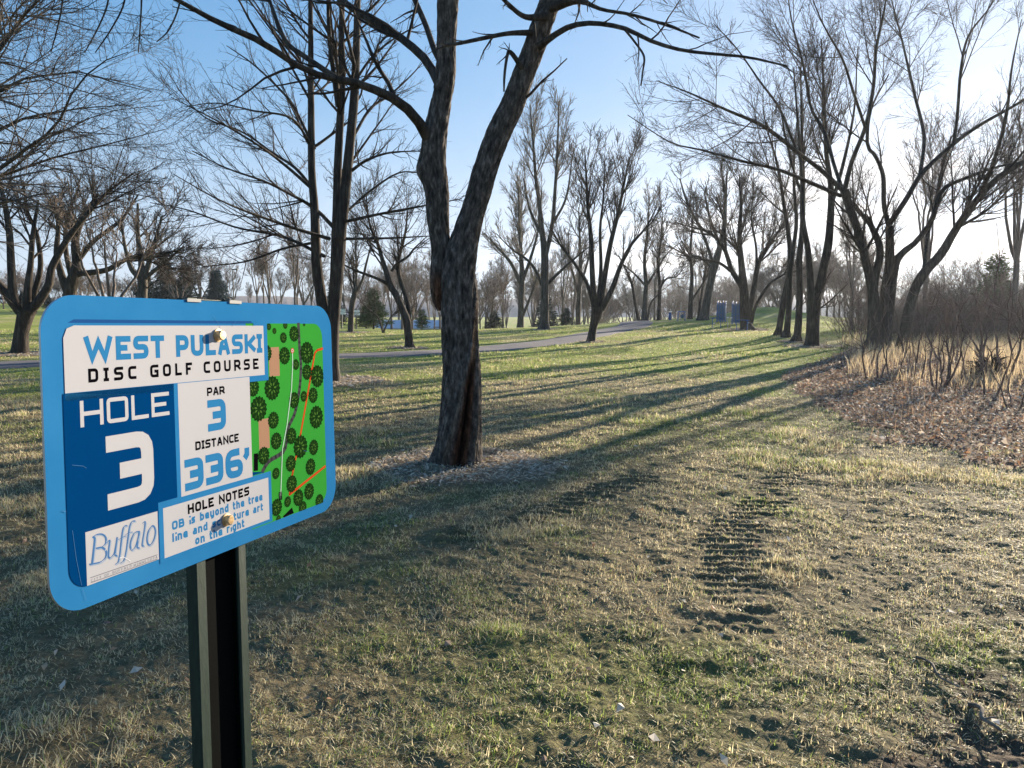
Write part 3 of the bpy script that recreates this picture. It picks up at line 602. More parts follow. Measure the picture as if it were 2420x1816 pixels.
hero('forked_sapling', 'small bare tree forking low into a wide V on the far lawn', [q7(43, [(796, 935, 36), (796, 880, 32)]), q7(43, [(790, 885, 20), (740, 730, 16), (650, 650, 12), (560, 560, 7)]), q7(43, [(802, 885, 22), (850, 780, 16), (900, 700, 12), (980, 640, 7)])], [],
     LV(d1=2, L1=.4, a1=42, d2=3, d3=3, n4=False, up=.05, wig=.12, rm=.006), 45)
# ---- right centre -----------------------------------------------
hero('open_crowned_tree', 'tall bare tree with open rising crown, left of the poplar like tree on the rise', [q4(62, [(358, 1050, 50), (362, 960, 40), (365, 860, 36), (370, 700, 34), (360, 500, 24), (352, 300, 18), (345, 100, 10)]), q4(62, [(365, 760, 26), (300, 620, 22), (200, 500, 14), (120, 420, 6)]), q4(62, [(370, 740, 24), (420, 600, 20), (470, 420, 14), (480, 250, 6)]), q4(62, [(375, 960, 20), (430, 820, 16), (480, 660, 8)])], [],
     LV(d1=2.2, L1=.36, a1=38, d2=3, d3=4, n4=False, up=.09, wig=.08, rm=.010), 51, mt=M_BARKG, mw=M_TWIGG)
hero('tallest_rise_tree', 'tallest straight bare tree left of the path crest', [q4(46, [(512, 1055, 84), (515, 1035, 64), (518, 800, 52), (518, 560, 48), (500, 400, 34), (480, 200, 27), (460, 60, 22), (440, -200, 14), (420, -420, 6)]), q4(46, [(525, 560, 32), (565, 380, 26), (585, 150, 22), (600, -100, 16), (610, -420, 6)]), q4(46, [(515, 790, 22), (430, 620, 18), (300, 520, 10), (200, 420, 5)]),
     q4(46, [(535, 750, 24), (640, 650, 18), (780, 530, 10), (900, 450, 5)]), q4(46, [(505, 450, 20), (420, 260, 16), (380, 60, 8)]), q4(46, [(570, 360, 18), (660, 180, 14), (700, -100, 7)])], [], LV(d1=2.0, L1=.36, a1=38, d2=3, d3=4.5, n4=False, up=.09, wig=.08, rm=.008), 53, mt=M_BARKG, mw=M_TWIGG)
hero('vase_shaped_tree', 'vase shaped bare tree leaning right in front of the path crest', [q4(34, [(818, 1138, 76), (822, 1110, 58), (838, 1020, 52), (858, 950, 74), (860, 900, 76)]), q4(34, [(845, 920, 42), (830, 700, 36), (820, 450, 30), (800, 250, 22), (790, 50, 14), (780, -120, 6)]), q4(34, [(880, 900, 44), (910, 700, 36), (950, 480, 30), (1000, 280, 24), (1040, 80, 14), (1070, -80, 6)]),
     q4(34, [(890, 920, 42), (960, 780, 34), (1010, 640, 28), (1080, 500, 20), (1180, 380, 12), (1250, 250, 6)]), q4(34, [(845, 920, 30), (790, 740, 24), (700, 600, 18), (610, 480, 12), (560, 380, 6)]), q4(34, [(865, 900, 30), (885, 650, 24), (880, 400, 18), (900, 200, 12), (910, 0, 6)])], [],
     LV(d1=2.4, L1=.36, a1=38, d2=3.4, d3=5, d4=3, up=.09, wig=.09, rm=.0055), 55)
hero('slim_back_tree', 'slim bare tree among the conifers behind the path crest', [q4(64, [(733, 1035, 44), (735, 1020, 36), (740, 850, 30), (752, 650, 24), (745, 400, 14), (740, 250, 6)]), q4(64, [(740, 820, 20), (690, 640, 14), (640, 480, 6)]), q4(64, [(745, 780, 20), (800, 600, 14), (830, 450, 6)])], [], LV(d1=2, L1=.38, a1=40, d2=2.6, d3=3.5, n4=False, up=.07, wig=.1, rm=.010), 57, mt=M_BARKG)
hero('left_leaning_tree', 'thin bare tree leaning left beside the path crest', [q4(58, [(1137, 1005, 30), (1134, 990, 24), (1110, 880, 20), (1085, 740, 17), (1040, 640, 10), (1000, 560, 5)])], [], LV(d1=3, L1=.3, a1=45, d2=2.6, d3=3.5, n4=False, up=.06, wig=.1, rm=.009), 58)
hero('crest_tree', 'bare tree with wide pale branches on the crest right of the path', [q4(56, [(1162, 1010, 56), (1166, 990, 42), (1175, 850, 32), (1180, 740, 28), (1170, 600, 22), (1190, 400, 15), (1200, 220, 7)]), q4(56, [(1180, 770, 18), (1260, 640, 14), (1330, 540, 8), (1420, 470, 4)]), q4(56, [(1175, 760, 16), (1110, 690, 13), (1040, 630, 8)]), q4(56, [(1190, 980, 14), (1215, 870, 13), (1265, 810, 12), (1300, 700, 8)])], [],
     LV(d1=2.4, L1=.36, a1=42, d2=3, d3=4, n4=False, up=.06, wig=.1, rm=.009), 59, mt=M_BARKG, mw=M_TWIGG)
hero('slender_crest_tree', 'slender bare tree second to the right of the path crest', [q4(56, [(1262, 1005, 38), (1263, 985, 30), (1268, 850, 24), (1268, 740, 22), (1260, 600, 16), (1280, 450, 12), (1290, 280, 5)]), q4(56, [(1268, 790, 14), (1310, 720, 12), (1380, 700, 8), (1430, 640, 4)])], [], LV(d1=2.4, L1=.34, a1=42, d2=3, d3=4, n4=False, up=.06, wig=.1, rm=.009), 60)
hero('pale_ridge_tree', 'straight bare tree with a right hand fork by the blue swing frame', [q4(54, [(1466, 990, 42), (1468, 960, 32), (1472, 850, 30), (1480, 700, 24), (1470, 560, 18), (1480, 400, 13), (1490, 220, 6)]), q4(54, [(1478, 860, 16), (1530, 780, 14), (1580, 700, 10), (1620, 620, 5)])], [], LV(d1=2.4, L1=.36, a1=42, d2=3, d3=4, n4=False, up=.06, wig=.1, rm=.009), 61)
hero('thin_ridge_tree', 'thin bare tree between the ridge tree and the big leaning trunk', [q4(55, [(1520, 990, 24), (1522, 965, 18), (1538, 850, 15), (1560, 700, 12), (1575, 560, 8), (1580, 420, 4)])], [], LV(d1=2.6, L1=.3, a1=42, d2=2.6, d3=3.4, n4=False, up=.06, wig=.1, rm=.009), 62)
hero('leaning_ridge_tree', 'stout bare trunk leaning right on the rise left of the blue towers', [q4(50, [(1552, 995, 84), (1562, 965, 64), (1580, 850, 52), (1610, 700, 48), (1625, 640, 58), (1660, 520, 40), (1690, 380, 30), (1700, 200, 20), (1710, 0, 8)]), q4(50, [(1620, 650, 26), (1600, 560, 22), (1540, 400, 19), (1450, 220, 15), (1400, 60, 8)]), q4(50, [(1620, 660, 20), (1540, 580, 17), (1440, 560, 13), (1330, 500, 7)]), q4(50, [(1665, 500, 22), (1600, 330, 18), (1560, 150, 8)])], [],
     LV(d1=2.4, L1=.38, a1=42, d2=3.2, d3=4.2, n4=False, up=.06, wig=.1, rm=.0085), 63, mt=M_BARKG)
hero('broad_sculpture_tree', 'broad many limbed bare tree just right of the blue towers', [q4(42, [(1842, 1068, 110), (1838, 1040, 86), (1825, 950, 66), (1820, 800, 58), (1805, 640, 44), (1790, 450, 32), (1800, 250, 20), (1790, 40, 8)]), q4(42, [(1848, 960, 36), (1888, 760, 34), (1920, 600, 32), (2000, 470, 22), (2080, 350, 12), (2120, 200, 6)]), q4(42, [(1812, 780, 36), (1740, 660, 32), (1690, 520, 26), (1600, 420, 18), (1480, 380, 10), (1380, 350, 5)]),
     q4(42, [(1862, 1040, 26), (1895, 900, 20), (1980, 760, 17), (2090, 680, 9), (2180, 600, 4)]), q4(42, [(1740, 670, 22), (1650, 610, 18), (1540, 590, 13), (1400, 560, 6)]), q4(42, [(1900, 700, 20), (1900, 520, 16), (1870, 330, 11), (1880, 150, 5)]), q4(42, [(1700, 530, 20), (1690, 350, 16), (1640, 180, 8)])], [],
     LV(d1=2.6, L1=.40, a1=42, d2=3.6, d3=5, d4=2.5, up=.06, wig=.12, rm=.0065), 65)
# row of dark trunks
hero('row_tree', 'leftmost dark trunk of the close row of four before the brush', [q6(33, [(425, 748, 66), (430, 725, 48), (450, 600, 44), (480, 430, 42), (510, 300, 44), (515, 150, 38), (500, 0, 32), (470, -200, 26), (420, -500, 18), (330, -800, 8)])], [], LV(d1=2.0, L1=.36, a1=44, d2=3.2, d3=4.6, d4=3, up=.06, wig=.1, rm=.005, t0=.4), 71, group='row of dark trunks')
hero('row_tree', 'second dark trunk in the close row of four, straight and slim', [q6(32, [(482, 758, 70), (487, 735, 52), (500, 620, 42), (510, 450, 40), (512, 300, 38), (540, 100, 30), (560, -100, 26), (540, -400, 18), (560, -800, 8)])], [], LV(d1=1.8, L1=.3, a1=44, d2=3.2, d3=4.6, d4=3, up=.06, wig=.1, rm=.005, t0=.4), 72, group='row of dark trunks')
hero('row_tree', 'third dark trunk in the close row of four, tall with few low limbs', [q6(30, [(556, 806, 86), (562, 780, 62), (575, 650, 50), (585, 400, 46), (580, 200, 42), (600, 0, 38), (610, -300, 30), (600, -700, 20), (590, -1200, 8)]), q6(30, [(610, -250, 22), (540, -450, 18), (470, -750, 12), (430, -1000, 5)])], [], LV(d1=1.9, L1=.32, a1=44, d2=3.2, d3=4.8, d4=3.5, up=.06, wig=.1, rm=.0045, t0=.45), 73, group='row of dark trunks')
hero('row_tree', 'rightmost and thickest of the close row, one butt splitting into two trunks', [q6(28, [(668, 850, 160), (670, 825, 118), (676, 760, 96), (682, 600, 92), (690, 440, 100)]), q6(28, [(668, 470, 54), (655, 250, 46), (640, 100, 42), (605, -100, 36), (600, -400, 28), (570, -800, 18), (540, -1200, 8)]),
     q6(28, [(712, 450, 58), (740, 330, 58), (780, 150, 60), (800, 0, 54), (812, -300, 42), (775, -600, 30), (760, -1000, 18), (740, -1400, 8)]), q6(28, [(800, -150, 30), (900, -500, 24), (980, -900, 14), (1000, -1300, 6)])], [], LV(d1=2.0, L1=.36, a1=44, d2=3.2, d3=4.8, d4=3.5, up=.06, wig=.1, rm=.0045, t0=.3), 74, group='row of dark trunks')
D = 25
def f5(*a): return q5(D, [(p[0], p[1], p[2] * (.80 if p[2] > 20 else .95)) + tuple(p[3:]) for p in a])
hero('great_spreading_tree', 'huge many stemmed bare tree fanning over the brush on the right', [
    f5((1445, 1760, 110), (1445, 1700, 84), (1438, 1500, 66), (1400, 1330, 52), (1360, 1180, 48), (1310, 1040, 50), (1292, 975, 56)),
    f5((1460, 1740, 56), (1445, 1480, 48), (1475, 1290, 46), (1440, 1180, 36), (1400, 1120, 28), (1330, 1050, 18)),
    f5((1495, 1760, 66), (1500, 1500, 56), (1525, 1330, 52), (1522, 1160, 46)),
    f5((1290, 985, 32), (1330, 830, 28), (1400, 650, 25), (1440, 450, 21), (1455, 250, 15), (1500, 30, 10), (1520, -200, 4)),
    f5((1290, 985, 32), (1180, 880, 28), (1050, 780, 24, 24), (880, 650, 20, 23), (700, 570, 14, 22), (480, 470, 8, 21), (340, 420, 4, 20.5)),
    f5((1284, 980, 26), (1240, 850, 22, 26), (1190, 680, 20, 27), (1120, 550, 16, 28), (1085, 350, 13, 28), (1020, 100, 8, 28.5), (990, -150, 4, 29)),
    f5((1272, 1005, 24), (1100, 930, 20, 24), (950, 870, 17, 23), (780, 830, 14, 22.4), (560, 770, 10, 22), (400, 730, 7, 22), (180, 590, 4, 22)),
    f5((1522, 1170, 32), (1495, 1050, 29), (1490, 900, 26), (1450, 800, 22), (1410, 740, 18), (1430, 560, 11), (1520, 380, 6)),
    f5((1522, 1150, 36), (1610, 1020, 32), (1690, 890, 29), (1850, 740, 25), (1990, 640, 21), (2200, 520, 14), (2400, 380, 6)),
    f5((1680, 900, 20), (1700, 700, 18, 26), (1655, 500, 15, 27), (1620, 350, 13, 27), (1580, 180, 9, 28), (1520, -50, 4, 28)),
    f5((1850, 745, 18), (1870, 600, 16), (1890, 350, 14), (1930, 180, 11), (2040, 30, 7), (2100, -150, 3)),
    f5((1505, 1760, 60), (1545, 1400, 50), (1575, 1310, 46), (1650, 1250, 36), (1740, 1130, 31), (1790, 980, 27), (1900, 920, 19), (2100, 850, 11), (2300, 820, 5)),
    f5((1590, 1780, 78), (1640, 1520, 60), (1700, 1400, 60), (1790, 1300, 56), (1860, 1180, 46), (1960, 1040, 42), (2070, 920, 38), (2212, 830, 30), (2400, 740, 18), (2600, 640, 7)),
    f5((1700, 1400, 26), (1720, 1200, 23, 26), (1760, 1050, 20, 26.5), (1790, 880, 15, 27), (1840, 700, 9, 27)),
    f5((1960, 1050, 24), (2050, 850, 20, 24), (2120, 600, 16, 23.5), (2150, 350, 10, 23), (2200, 100, 4, 23)),
    f5((1470, 1700, 16), (1490, 1500, 24), (1548, 1335, 16)),
    f5((1400, 660, 16), (1340, 480, 14, 24), (1280, 300, 11, 23.5), (1180, 120, 8, 23), (1100, -80, 4, 23)),
    f5((1050, 780, 16, 24), (960, 560, 13, 24), (860, 420, 10, 24), (740, 250, 7, 24), (620, 120, 4, 24)),
    ], [], LV(d1=1.2, L1=.46, a1=40, d2=3.3, d3=5.0, d4=3.2, up=.05, wig=.09, rm=.0035, t0=.15), 81, S=12)
# ------------------------------------------------------------------ sign
_C = [(92.4, 694.1), (780.9, 724.5), (795.1, 1198.2), (120.2, 1470.6)]
def _homo():
    A = []
    for (x, y), (s, t) in zip(_C, [(0, 1), (1, 1), (1, 0), (0, 0)]):
        x -= CX; y = CY - y
        A.append([s, t, 1, 0, 0, 0, -x * s, -x * t, -x]); A.append([0, 0, 0, s, t, 1, -y * s, -y * t, -y])
    Hm = np.linalg.svd(np.array(A))[2][-1].reshape(3, 3); M = np.diag([1 / F, 1 / F, 1]) @ Hm
    a, b, t = M.T
    if t[2] < 0: a, b, t = -a, -b, -t
    k = .305 / np.linalg.norm(b)
    Rm = np.array([[1, 0, 0], [0, sp, cp], [0, cp, -sp]])
    return Rm @ a * k, Rm @ b * k, Rm @ t * k + CAMP
SA, SB, SO = _homo(); SW, SH = np.linalg.norm(SA), np.linalg.norm(SB)
ua, ub = SA / SW, SB / SH; un = np.cross(ua, ub); un /= np.linalg.norm(un)
if un @ (CAMP - SO) < 0: un = -un
def px_st(px, py):
    "pixel -> metres along sign width, height"
    d = ray(px, py); t = ((SO - CAMP) @ un) / (d @ un); p = CAMP + d * t - SO
    g = np.array([[ua @ ua, ua @ ub], [ua @ ub, ub @ ub]]); return np.linalg.solve(g, [p @ ua, p @ ub])
def zz(x, y): return px_st(x / 2.0244 + 60, y / 2.0244 + 660)
def z3(x, y): return px_st(x / 6.64 + 360, y / 6.64 + 1080)
def z4(x, y): return px_st(x / 6.385 + 140, y / 6.385 + 1180)
def zm(x, y): return px_st(x / 2.963 + 560, y / 2.963 + 700)
def w3(s, t, n=0): return SO + ua * s + ub * t + un * n
S_ROOT = empty('tee_sign', tuple(w3(SW * .5, 0) * np.array([1, 1, 0])))
tag(S_ROOT, 'blue framed disc golf tee sign for hole 3 bolted to a dark green post', 'sign')
LAY = .000035
def flat(name, polys, lay, m, parent, mi=None):
    "polys: list of st polygons (convex or simple); flat print at layer height"
    V = []; loops = []; sizes = []; n = 0
    for p in polys:
        for s, t in p: V.append(w3(s, t, LAY * lay))
        loops += list(range(n, n + len(p))); sizes.append(len(p)); n += len(p)
    me = np_mesh(name, np.array(V), loops, sizes, m, smooth=False, midx=mi)
    o = bpy.data.objects.new(name, me); COL.objects.link(o); o.parent = parent
    o.location = -Vector(S_ROOT.location) if parent is S_ROOT else (0, 0, 0)
    return o
def rrect(s0, t0, s1, t1, r, k=8, corners=(1, 1, 1, 1)):
    P = []
    for (cx, cy, a0, on) in [(s0, t0, 180, corners[0]), (s1, t0, 270, corners[1]), (s1, t1, 0, corners[2]), (s0, t1, 90, corners[3])]:
        if not on: P.append((cx, cy)); continue
        ox = cx + (r if cx == s0 else -r); oy = cy + (r if cy == t0 else -r)
        for i in range(k + 1):
            a = R(a0 + 90 * i / k); P.append((ox + r * math.cos(a), oy + r * math.sin(a)))
    return P
def rect_px(f, tl, br):
    a = f(*tl); b = f(*br); return (a[0], b[1], b[0], a[1])
def rp(s0, t0, s1, t1): return [(s0, t0), (s1, t0), (s1, t1), (s0, t1)]
def smat(name, c, rough=.6): return mat(name, tuple(q * .74 for q in c), rough, spec=.0)
MB = smat('sign_blue', (.028, .225, .50)); MN = smat('sign_navy', (.001, .050, .18)); MW = smat('sign_white', (.56, .545, .565)); MK = smat('sign_black', (.006, .005, .007))
ML = smat('sign_lettering_blue', (.035, .215, .46)); MG = smat('map_green', (.045, .33, .045)); MT = smat('map_tree_dark', (.010, .035, .008)); MT2 = smat('map_tree_mid', (.030, .085, .014)); MT3 = smat('map_tree_light', (.085, .20, .035))
MTan = smat('map_tan', (.42, .24, .15)); MGr = smat('map_path_grey', (.07, .07, .075)); MO = smat('map_orange', (.60, .07, .02)); MPl = smat('map_line_pale', (.55, .75, .62)); MRule = smat('rule_navy', (.02, .09, .28)); MGry = smat('small_print_grey', (.22, .22, .25)); MLs = smat('script_shadow_blue', (.34, .42, .55)); MBs = smat('script_blue', (.07, .19, .42))
# faint dirt on the blue aluminium
_t = NT(MB); _v = _t.coords((1, 1, 1)); _n1 = _t.noise(_v, 9, 5, .6); _c = _t.ramp(_n1, [(.35, (.020, .145, .33)), (.65, (.027, .165, .36))]); _t.l(_c, _t.b.inputs['Base Color'])
_r = _t.n('ShaderNodeMapRange'); _t.l(_n1, _r.inputs['Value']); _r.inputs['To Min'].default_value = .35; _r.inputs['To Max'].default_value = .6; _t.l(_r.outputs['Result'], _t.b.inputs['Roughness'])
MAlu = mat('aluminium_edge', (.55, .55, .56), .45, .9)
# panel with thickness
op = rrect(0, 0, SW, SH, .037, 12); k = len(op)
V = [w3(s, t, 0) for s, t in op] + [w3(s, t, -.0026) for s, t in op]
lp = list(range(k)) + list(range(2 * k - 1, k - 1, -1)); sz = [k, k]; mi = [0, 1]
for i in range(k): j = (i + 1) % k; lp += [i, i + k, j + k, j]; sz.append(4); mi.append(1)
PANEL = bpy.data.objects.new('panel', np_mesh('panel', np.array(V), lp, sz, [MB, MAlu], midx=mi, smooth=False)); COL.objects.link(PANEL); PANEL.parent = S_ROOT; PANEL.location = -Vector(S_ROOT.location)
tag(PANEL, 'light blue sign panel with rounded corners and bare metal edge')
a = zz(205, 192); b = zz(1085, 212); flat('header_rule', [[(a[0] + .006, a[1]), (a[0] - .001, a[1] - .0035), (b[0], a[1] - .0035), (b[0] - .002, a[1])], [(b[0] + .004, a[1]), (b[0] + .009, a[1] - .003), (b[0] + .012, a[1] - .003)]], 1, MRule, PANEL)
# map -------------------------------------------------------------
ml, mb_ = zz(1083, 1150)[0], zz(1200, 1155)[1]; mr = zz(1431, 640)[0]; mt = zz(1300, 213)[1]
MAPP = rrect(ml, mb_, mr, mt, .021, 8, (0, 1, 1, 0))
MAPO = flat('map_print', [MAPP], 1, MG, PANEL)
def clampst(P): return [(min(max(s, ml), mr), min(max(t, mb_), mt)) for s, t in P]
def ribbon(pts, w):
    out = []; p = [np.array(q) for q in pts]
    for i in range(len(p) - 1):
        d = p[i + 1] - p[i]; d /= np.linalg.norm(d) + 1e-9; n = np.array([-d[1], d[0]]) * w / 2; e = d * w * .25
        out.append([tuple(p[i] - n - e), tuple(p[i + 1] - n + e), tuple(p[i + 1] + n + e), tuple(p[i] + n - e)])
    return out
for q_ in (((222, 360), (300, 558)), ((150, 867), (230, 1062))): flat('map_building', [clampst(rp(*rect_px(zm, *q_)))], 2, MTan, MAPO)
flat('map_path', ribbon([catmull(np.array([[*zm(*q), 0] for q in [(430, 195), (440, 400), (448, 480), (438, 650), (405, 820), (360, 920), (340, 1060), (300, 1110), (220, 1160), (178, 1230)]]), 30)[i][:2] for i in range(30)], .0062), 2, MGr, MAPO)
flat('map_boundary_line', ribbon([zm(*q) for q in [(600, 368), (562, 380), (545, 400), (510, 600), (445, 970), (390, 1240), (368, 1390), (618, 1192)]], .0035), 3, MO, MAPO)
for q_ in ([(320, 1545), (385, 1480), (398, 1520), (330, 1560)], [(118, 1105), (147, 1100), (147, 1222), (118, 1226)]): flat('map_black_shape', [clampst([zm(*u) for u in q_])], 3, MK, MAPO)
tr1, tr2, tr3 = [], [], []; rr_ = random.Random(3)
for cx, cy, rx, ry in [(223, 215, 20, 25), (262, 245, 17, 22), (338, 205, 28, 25), (325, 292, 28, 38), (400, 265, 38, 55), (470, 198, 25, 14), (205, 400, 34, 60), (333, 418, 42, 62), (412, 480, 26, 38), (490, 398, 55, 78), (490, 533, 34, 55), (562, 562, 42, 78), (247, 645, 62, 85), (112, 640, 38, 65), (152, 790, 58, 88), (400, 730, 38, 58), (468, 703, 25, 38), (533, 695, 38, 55), (555, 848, 53, 80), (255, 870, 45, 60), (275, 1015, 43, 60), (381, 980, 40, 58), (445, 1055, 55, 80), (537, 1060, 37, 55), (187, 1118, 45, 62), (377, 1172, 40, 58), (515, 1195, 40, 58), (273, 1242, 28, 40), (383, 1315, 42, 60), (505, 1368, 38, 58), (430, 1412, 42, 58), (355, 1440, 27, 38), (278, 1480, 40, 60), (460, 1480, 50, 45), (577, 1435, 42, 48), (290, 1560, 45, 25)]:
    c = zm(cx, cy); rad = abs(zm(cx, cy - ry)[1] - c[1]) * .98; nl = 16
    def fan(r0, amp, nl, ph): return [(c[0] + (r0 * (1 + amp * math.cos(nl * a + ph))) * math.cos(a), c[1] + (r0 * (1 + amp * math.cos(nl * a + ph))) * math.sin(a)) for a in [2 * math.pi * i / (nl * 4) for i in range(nl * 4)]]
    tr1.append(clampst(fan(rad, .07, nl, rr_.random() * 6)))
    for ring, q, mm in ((.72, 11, tr2), (.38, 7, tr3)):
        for i in range(q):
            a = 2 * math.pi * i / q + rr_.random() * .3; dd = rad * ring; s, t = c[0] + dd * math.cos(a), c[1] + dd * math.sin(a); u = (math.cos(a), math.sin(a)); L = rad * .2; w = rad * .09
            mm.append(clampst([(s - u[0] * L, t - u[1] * L), (s - u[1] * w, t + u[0] * w), (s + u[0] * L, t + u[1] * L), (s + u[1] * w, t - u[0] * w)]))
# overlapping discs get their own heights so nothing is coplanar
V = []; lp = []; sz = []; mi = []; n = 0
for j, p in enumerate(tr1):
    for s, t in p: V.append(w3(s, t, LAY * (4 + .12 * j)))
    lp += list(range(n, n + len(p))); sz.append(len(p)); n += len(p); mi.append(0)
for grp, q, m_ in ((tr2, 11, 1), (tr3, 7, 2)):
    for j, p in enumerate(grp):
        for s, t in p: V.append(w3(s, t, LAY * (4.06 + .12 * (j // q)) + .000002 * m_))
        lp += list(range(n, n + 4)); sz.append(4); n += 4; mi.append(m_)
o = bpy.data.objects.new('map_trees', np_mesh('map_trees', np.array(V), lp, sz, [MT, MT2, MT3], midx=mi, smooth=False)); COL.objects.link(o); o.parent = MAPO
flat('map_flight_line', ribbon([zm(*q) for q in [(387, 388), (389, 480), (381, 650), (350, 900), (318, 1070), (306, 1378)]], .0016), 10, MPl, MAPO)
a = zm(304, 1400); bs = .0032; bt = .0055
flat('map_tee_box', [rp(a[0] - bs, a[1] - bt, a[0] + bs, a[1] + bt), rp(a[0] - bs * .6, a[1] - bt * .75, a[0] + bs * .6, a[1] + bt * .75)], 10, [MK, MW], MAPO, mi=[0, 1])
MAPO.children[-1].data.vertices  # tee box
for v in MAPO.children[-1].data.vertices[4:]: v.co += Vector(un) * .00002
c = zm(387, 383); circ = lambda r: [(c[0] + r * math.cos(R(i * 30)), c[1] + r * math.sin(R(i * 30))) for i in range(12)]
o = flat('map_target', [circ(.0038), circ(.0026), circ(.0012)], 10.5, [MO, MW, MO], MAPO, mi=[0, 1, 2])
for i, v in enumerate(o.data.vertices): v.co += Vector(un) * .00001 * (i // 12)
# plates ----------------------------------------------------------
s0, t0, s1, t1 = rect_px(zz, (177, 222), (1144, 458))
flat('title_border', [rp(s1 - .02, t0 - .0075, s1 + .0075, t1 + .004)], 12, MB, PANEL)
flat('title_border', [rp(s0, t0 - .0075, s1 - .02, t0 + .004)], 12, MB, PANEL)
TITLE = flat('title_plate', [[(s0, t0), (s1, t0), (s1, t1), (s0 + .012, t1), (s0 + .004, t1 - .003), (s0, t1 - .012)]], 13, MW, PANEL)
nx0, nt1 = zz(178, 550); nx1 = zz(715, 700)[0]; nt0 = zz(280, 1474)[1]; nx2 = zz(648, 1200)[0]; nmid = zz(700, 1062)[1]
NAVY = flat('hole_plate', [[(nx2, nmid - .0)] + [(nx1, nmid), (nx1, nt1), (nx0, nt1)] + [(nx0 + .021 - .021 * math.cos(R(a)), nt0 + .021 - .021 * math.sin(R(a))) for a in range(0, 91, 10)] + [(nx2, nt0)]], 12, MN, PANEL)
s0, t0, s1, t1 = rect_px(zz, (727, 500), (1086, 960)); PARP = flat('par_plate', [rp(s0, zz(742, 1043)[1], s1, t1)], 13, MW, PANEL); t0 = zz(742, 1043)[1]
flat('par_border', [rp(s0 - .006, t0 - .004, s0, t1 + .003)], 12.5, MB, PANEL)
q0, q1 = zz(657, 1097), zz(1167, 1163); nb0 = zz(668, 1335)[1]
flat('notes_border', [rp(q0[0] - .0065, nb0 - .004, q1[0] + .006, q0[1] + .0075)], 12.6, MB, PANEL)
flat('notes_corner', [[(q1[0] - .05, q0[1] + .0085), (q1[0] - .006, q0[1] + .0085), (q1[0] - .05, q0[1] + .016)]], 11.9, MN, PANEL)
NOTE = flat('notes_plate', [rp(q0[0], nb0, q1[0], q0[1])], 13.2, MW, PANEL)
b0, b1 = zz(285, 1212), zz(638, 1343); bb = zz(297, 1467)[1]
BUF = flat('logo_plate', [rp(b0[0], bb, b1[0], b0[1])], 13, MW, PANEL)
# stroke lettering --------------------------------------------------
G = {}
def g(ch, w, *st): G[ch] = (w, st)
o4 = [(0, 1, 1), (1, 1, 1), (1, 0, 1), (0, 0, 1), 'c']
g('W', 1.15, [(0, 1), (.24, 0), (.5, .85), (.76, 0), (1, 1)]); g('E', .62, [(1, 1), (0, 1), (0, 0), (1, 0)], [(0, .5), (.9, .5)])
g('S', .66, [(1, 1), (0, 1, 1), (0, .52, 1), (1, .52, 1), (1, 0, 1), (0, 0)]); g('T', .62, [(0, 1), (1, 1)], [(.5, 1), (.5, 0)])
g('P', .64, [(0, 0), (0, 1), (1, 1, 1), (1, .4, 1), (0, .4)]); g('U', .66, [(0, 1), (0, 0, 1), (1, 0, 1), (1, 1)]); g('L', .56, [(0, 1), (0, 0), (1, 0)])
g('A', .72, [(0, 0), (.42, 1), (.58, 1), (1, 0)], [(.18, .3), (.82, .3)]); g('K', .66, [(0, 0), (0, 1)], [(1, 1), (.35, .5), (1, 0)], [(0, .5), (.4, .5)])
g('I', .36, [(0, 1), (1, 1)], [(.5, 1), (.5, 0)], [(0, 0), (1, 0)]); g('D', .66, [(0, 0), (0, 1), (1, 1, 1), (1, 0, 1), 'c']); g('C', .6, [(1, 1), (0, 1, 1), (0, 0, 1), (1, 0)])
g('G', .66, [(1, 1), (0, 1, 1), (0, 0, 1), (1, 0), (1, .48), (.5, .48)]); g('O', .66, o4); g('F', .56, [(0, 0), (0, 1), (1, 1)], [(0, .48), (.9, .48)])
g('R', .66, [(0, 0), (0, 1), (1, 1, 1), (1, .42, 1), (0, .42)], [(.5, .42), (1, 0)]); g('H', .66, [(0, 0), (0, 1)], [(1, 0), (1, 1)], [(0, .5), (1, .5)]); g('N', .7, [(0, 0), (0, 1), (1, 0), (1, 1)])
g('B', .66, [(0, 0), (0, 1), (.9, 1, 1), (.9, .5), (1, .5, 1), (1, 0, 1), 'c'], [(0, .52), (.9, .52)]); g('3', .62, [(0, 1), (1, 1, 1), (1, .5), (1, 0, 1), (0, 0)], [(.18, .5), (1, .5)])
g('6', .66, [(.95, 1), (0, 1, 1), (0, 0, 1), (1, 0, 1), (1, .5, 1), (0, .5)]); g("'", .16, [(.6, 1.1), (.6, .8), (0, .62)])
X_ = .70
g('i', .12, [(.5, 0), (.5, .56)], [(.5, .90), (.5, 1)]); g('s', .46, [(1, X_), (0, X_, 1), (0, .37, 1), (1, .37, 1), (1, 0, 1), (0, 0)]); g('b', .52, [(0, 1), (0, 0), (1, 0, 1), (1, X_, 1), (0, X_)])
g('e', .52, [(1, 0), (0, 0, 1), (0, X_, 1), (1, X_, 1), (1, .34), (0, .34)]); g('y', .54, [(0, X_), (0, 0, 1), (1, 0)], [(1, X_), (1, -.25, 1), (.1, -.25)]); g('o', .52, [(0, X_, 1), (1, X_, 1), (1, 0, 1), (0, 0, 1), 'c'])
g('n', .52, [(0, 0), (0, X_), (1, X_, 1), (1, 0)]); g('d', .52, [(1, 1), (1, 0), (0, 0, 1), (0, X_, 1), (1, X_)]); g('t', .36, [(.2, 1), (.2, 0, 1), (1, 0)], [(0, X_), (1, X_)]); g('h', .52, [(0, 0), (0, 1)], [(0, X_), (1, X_, 1), (1, 0)])
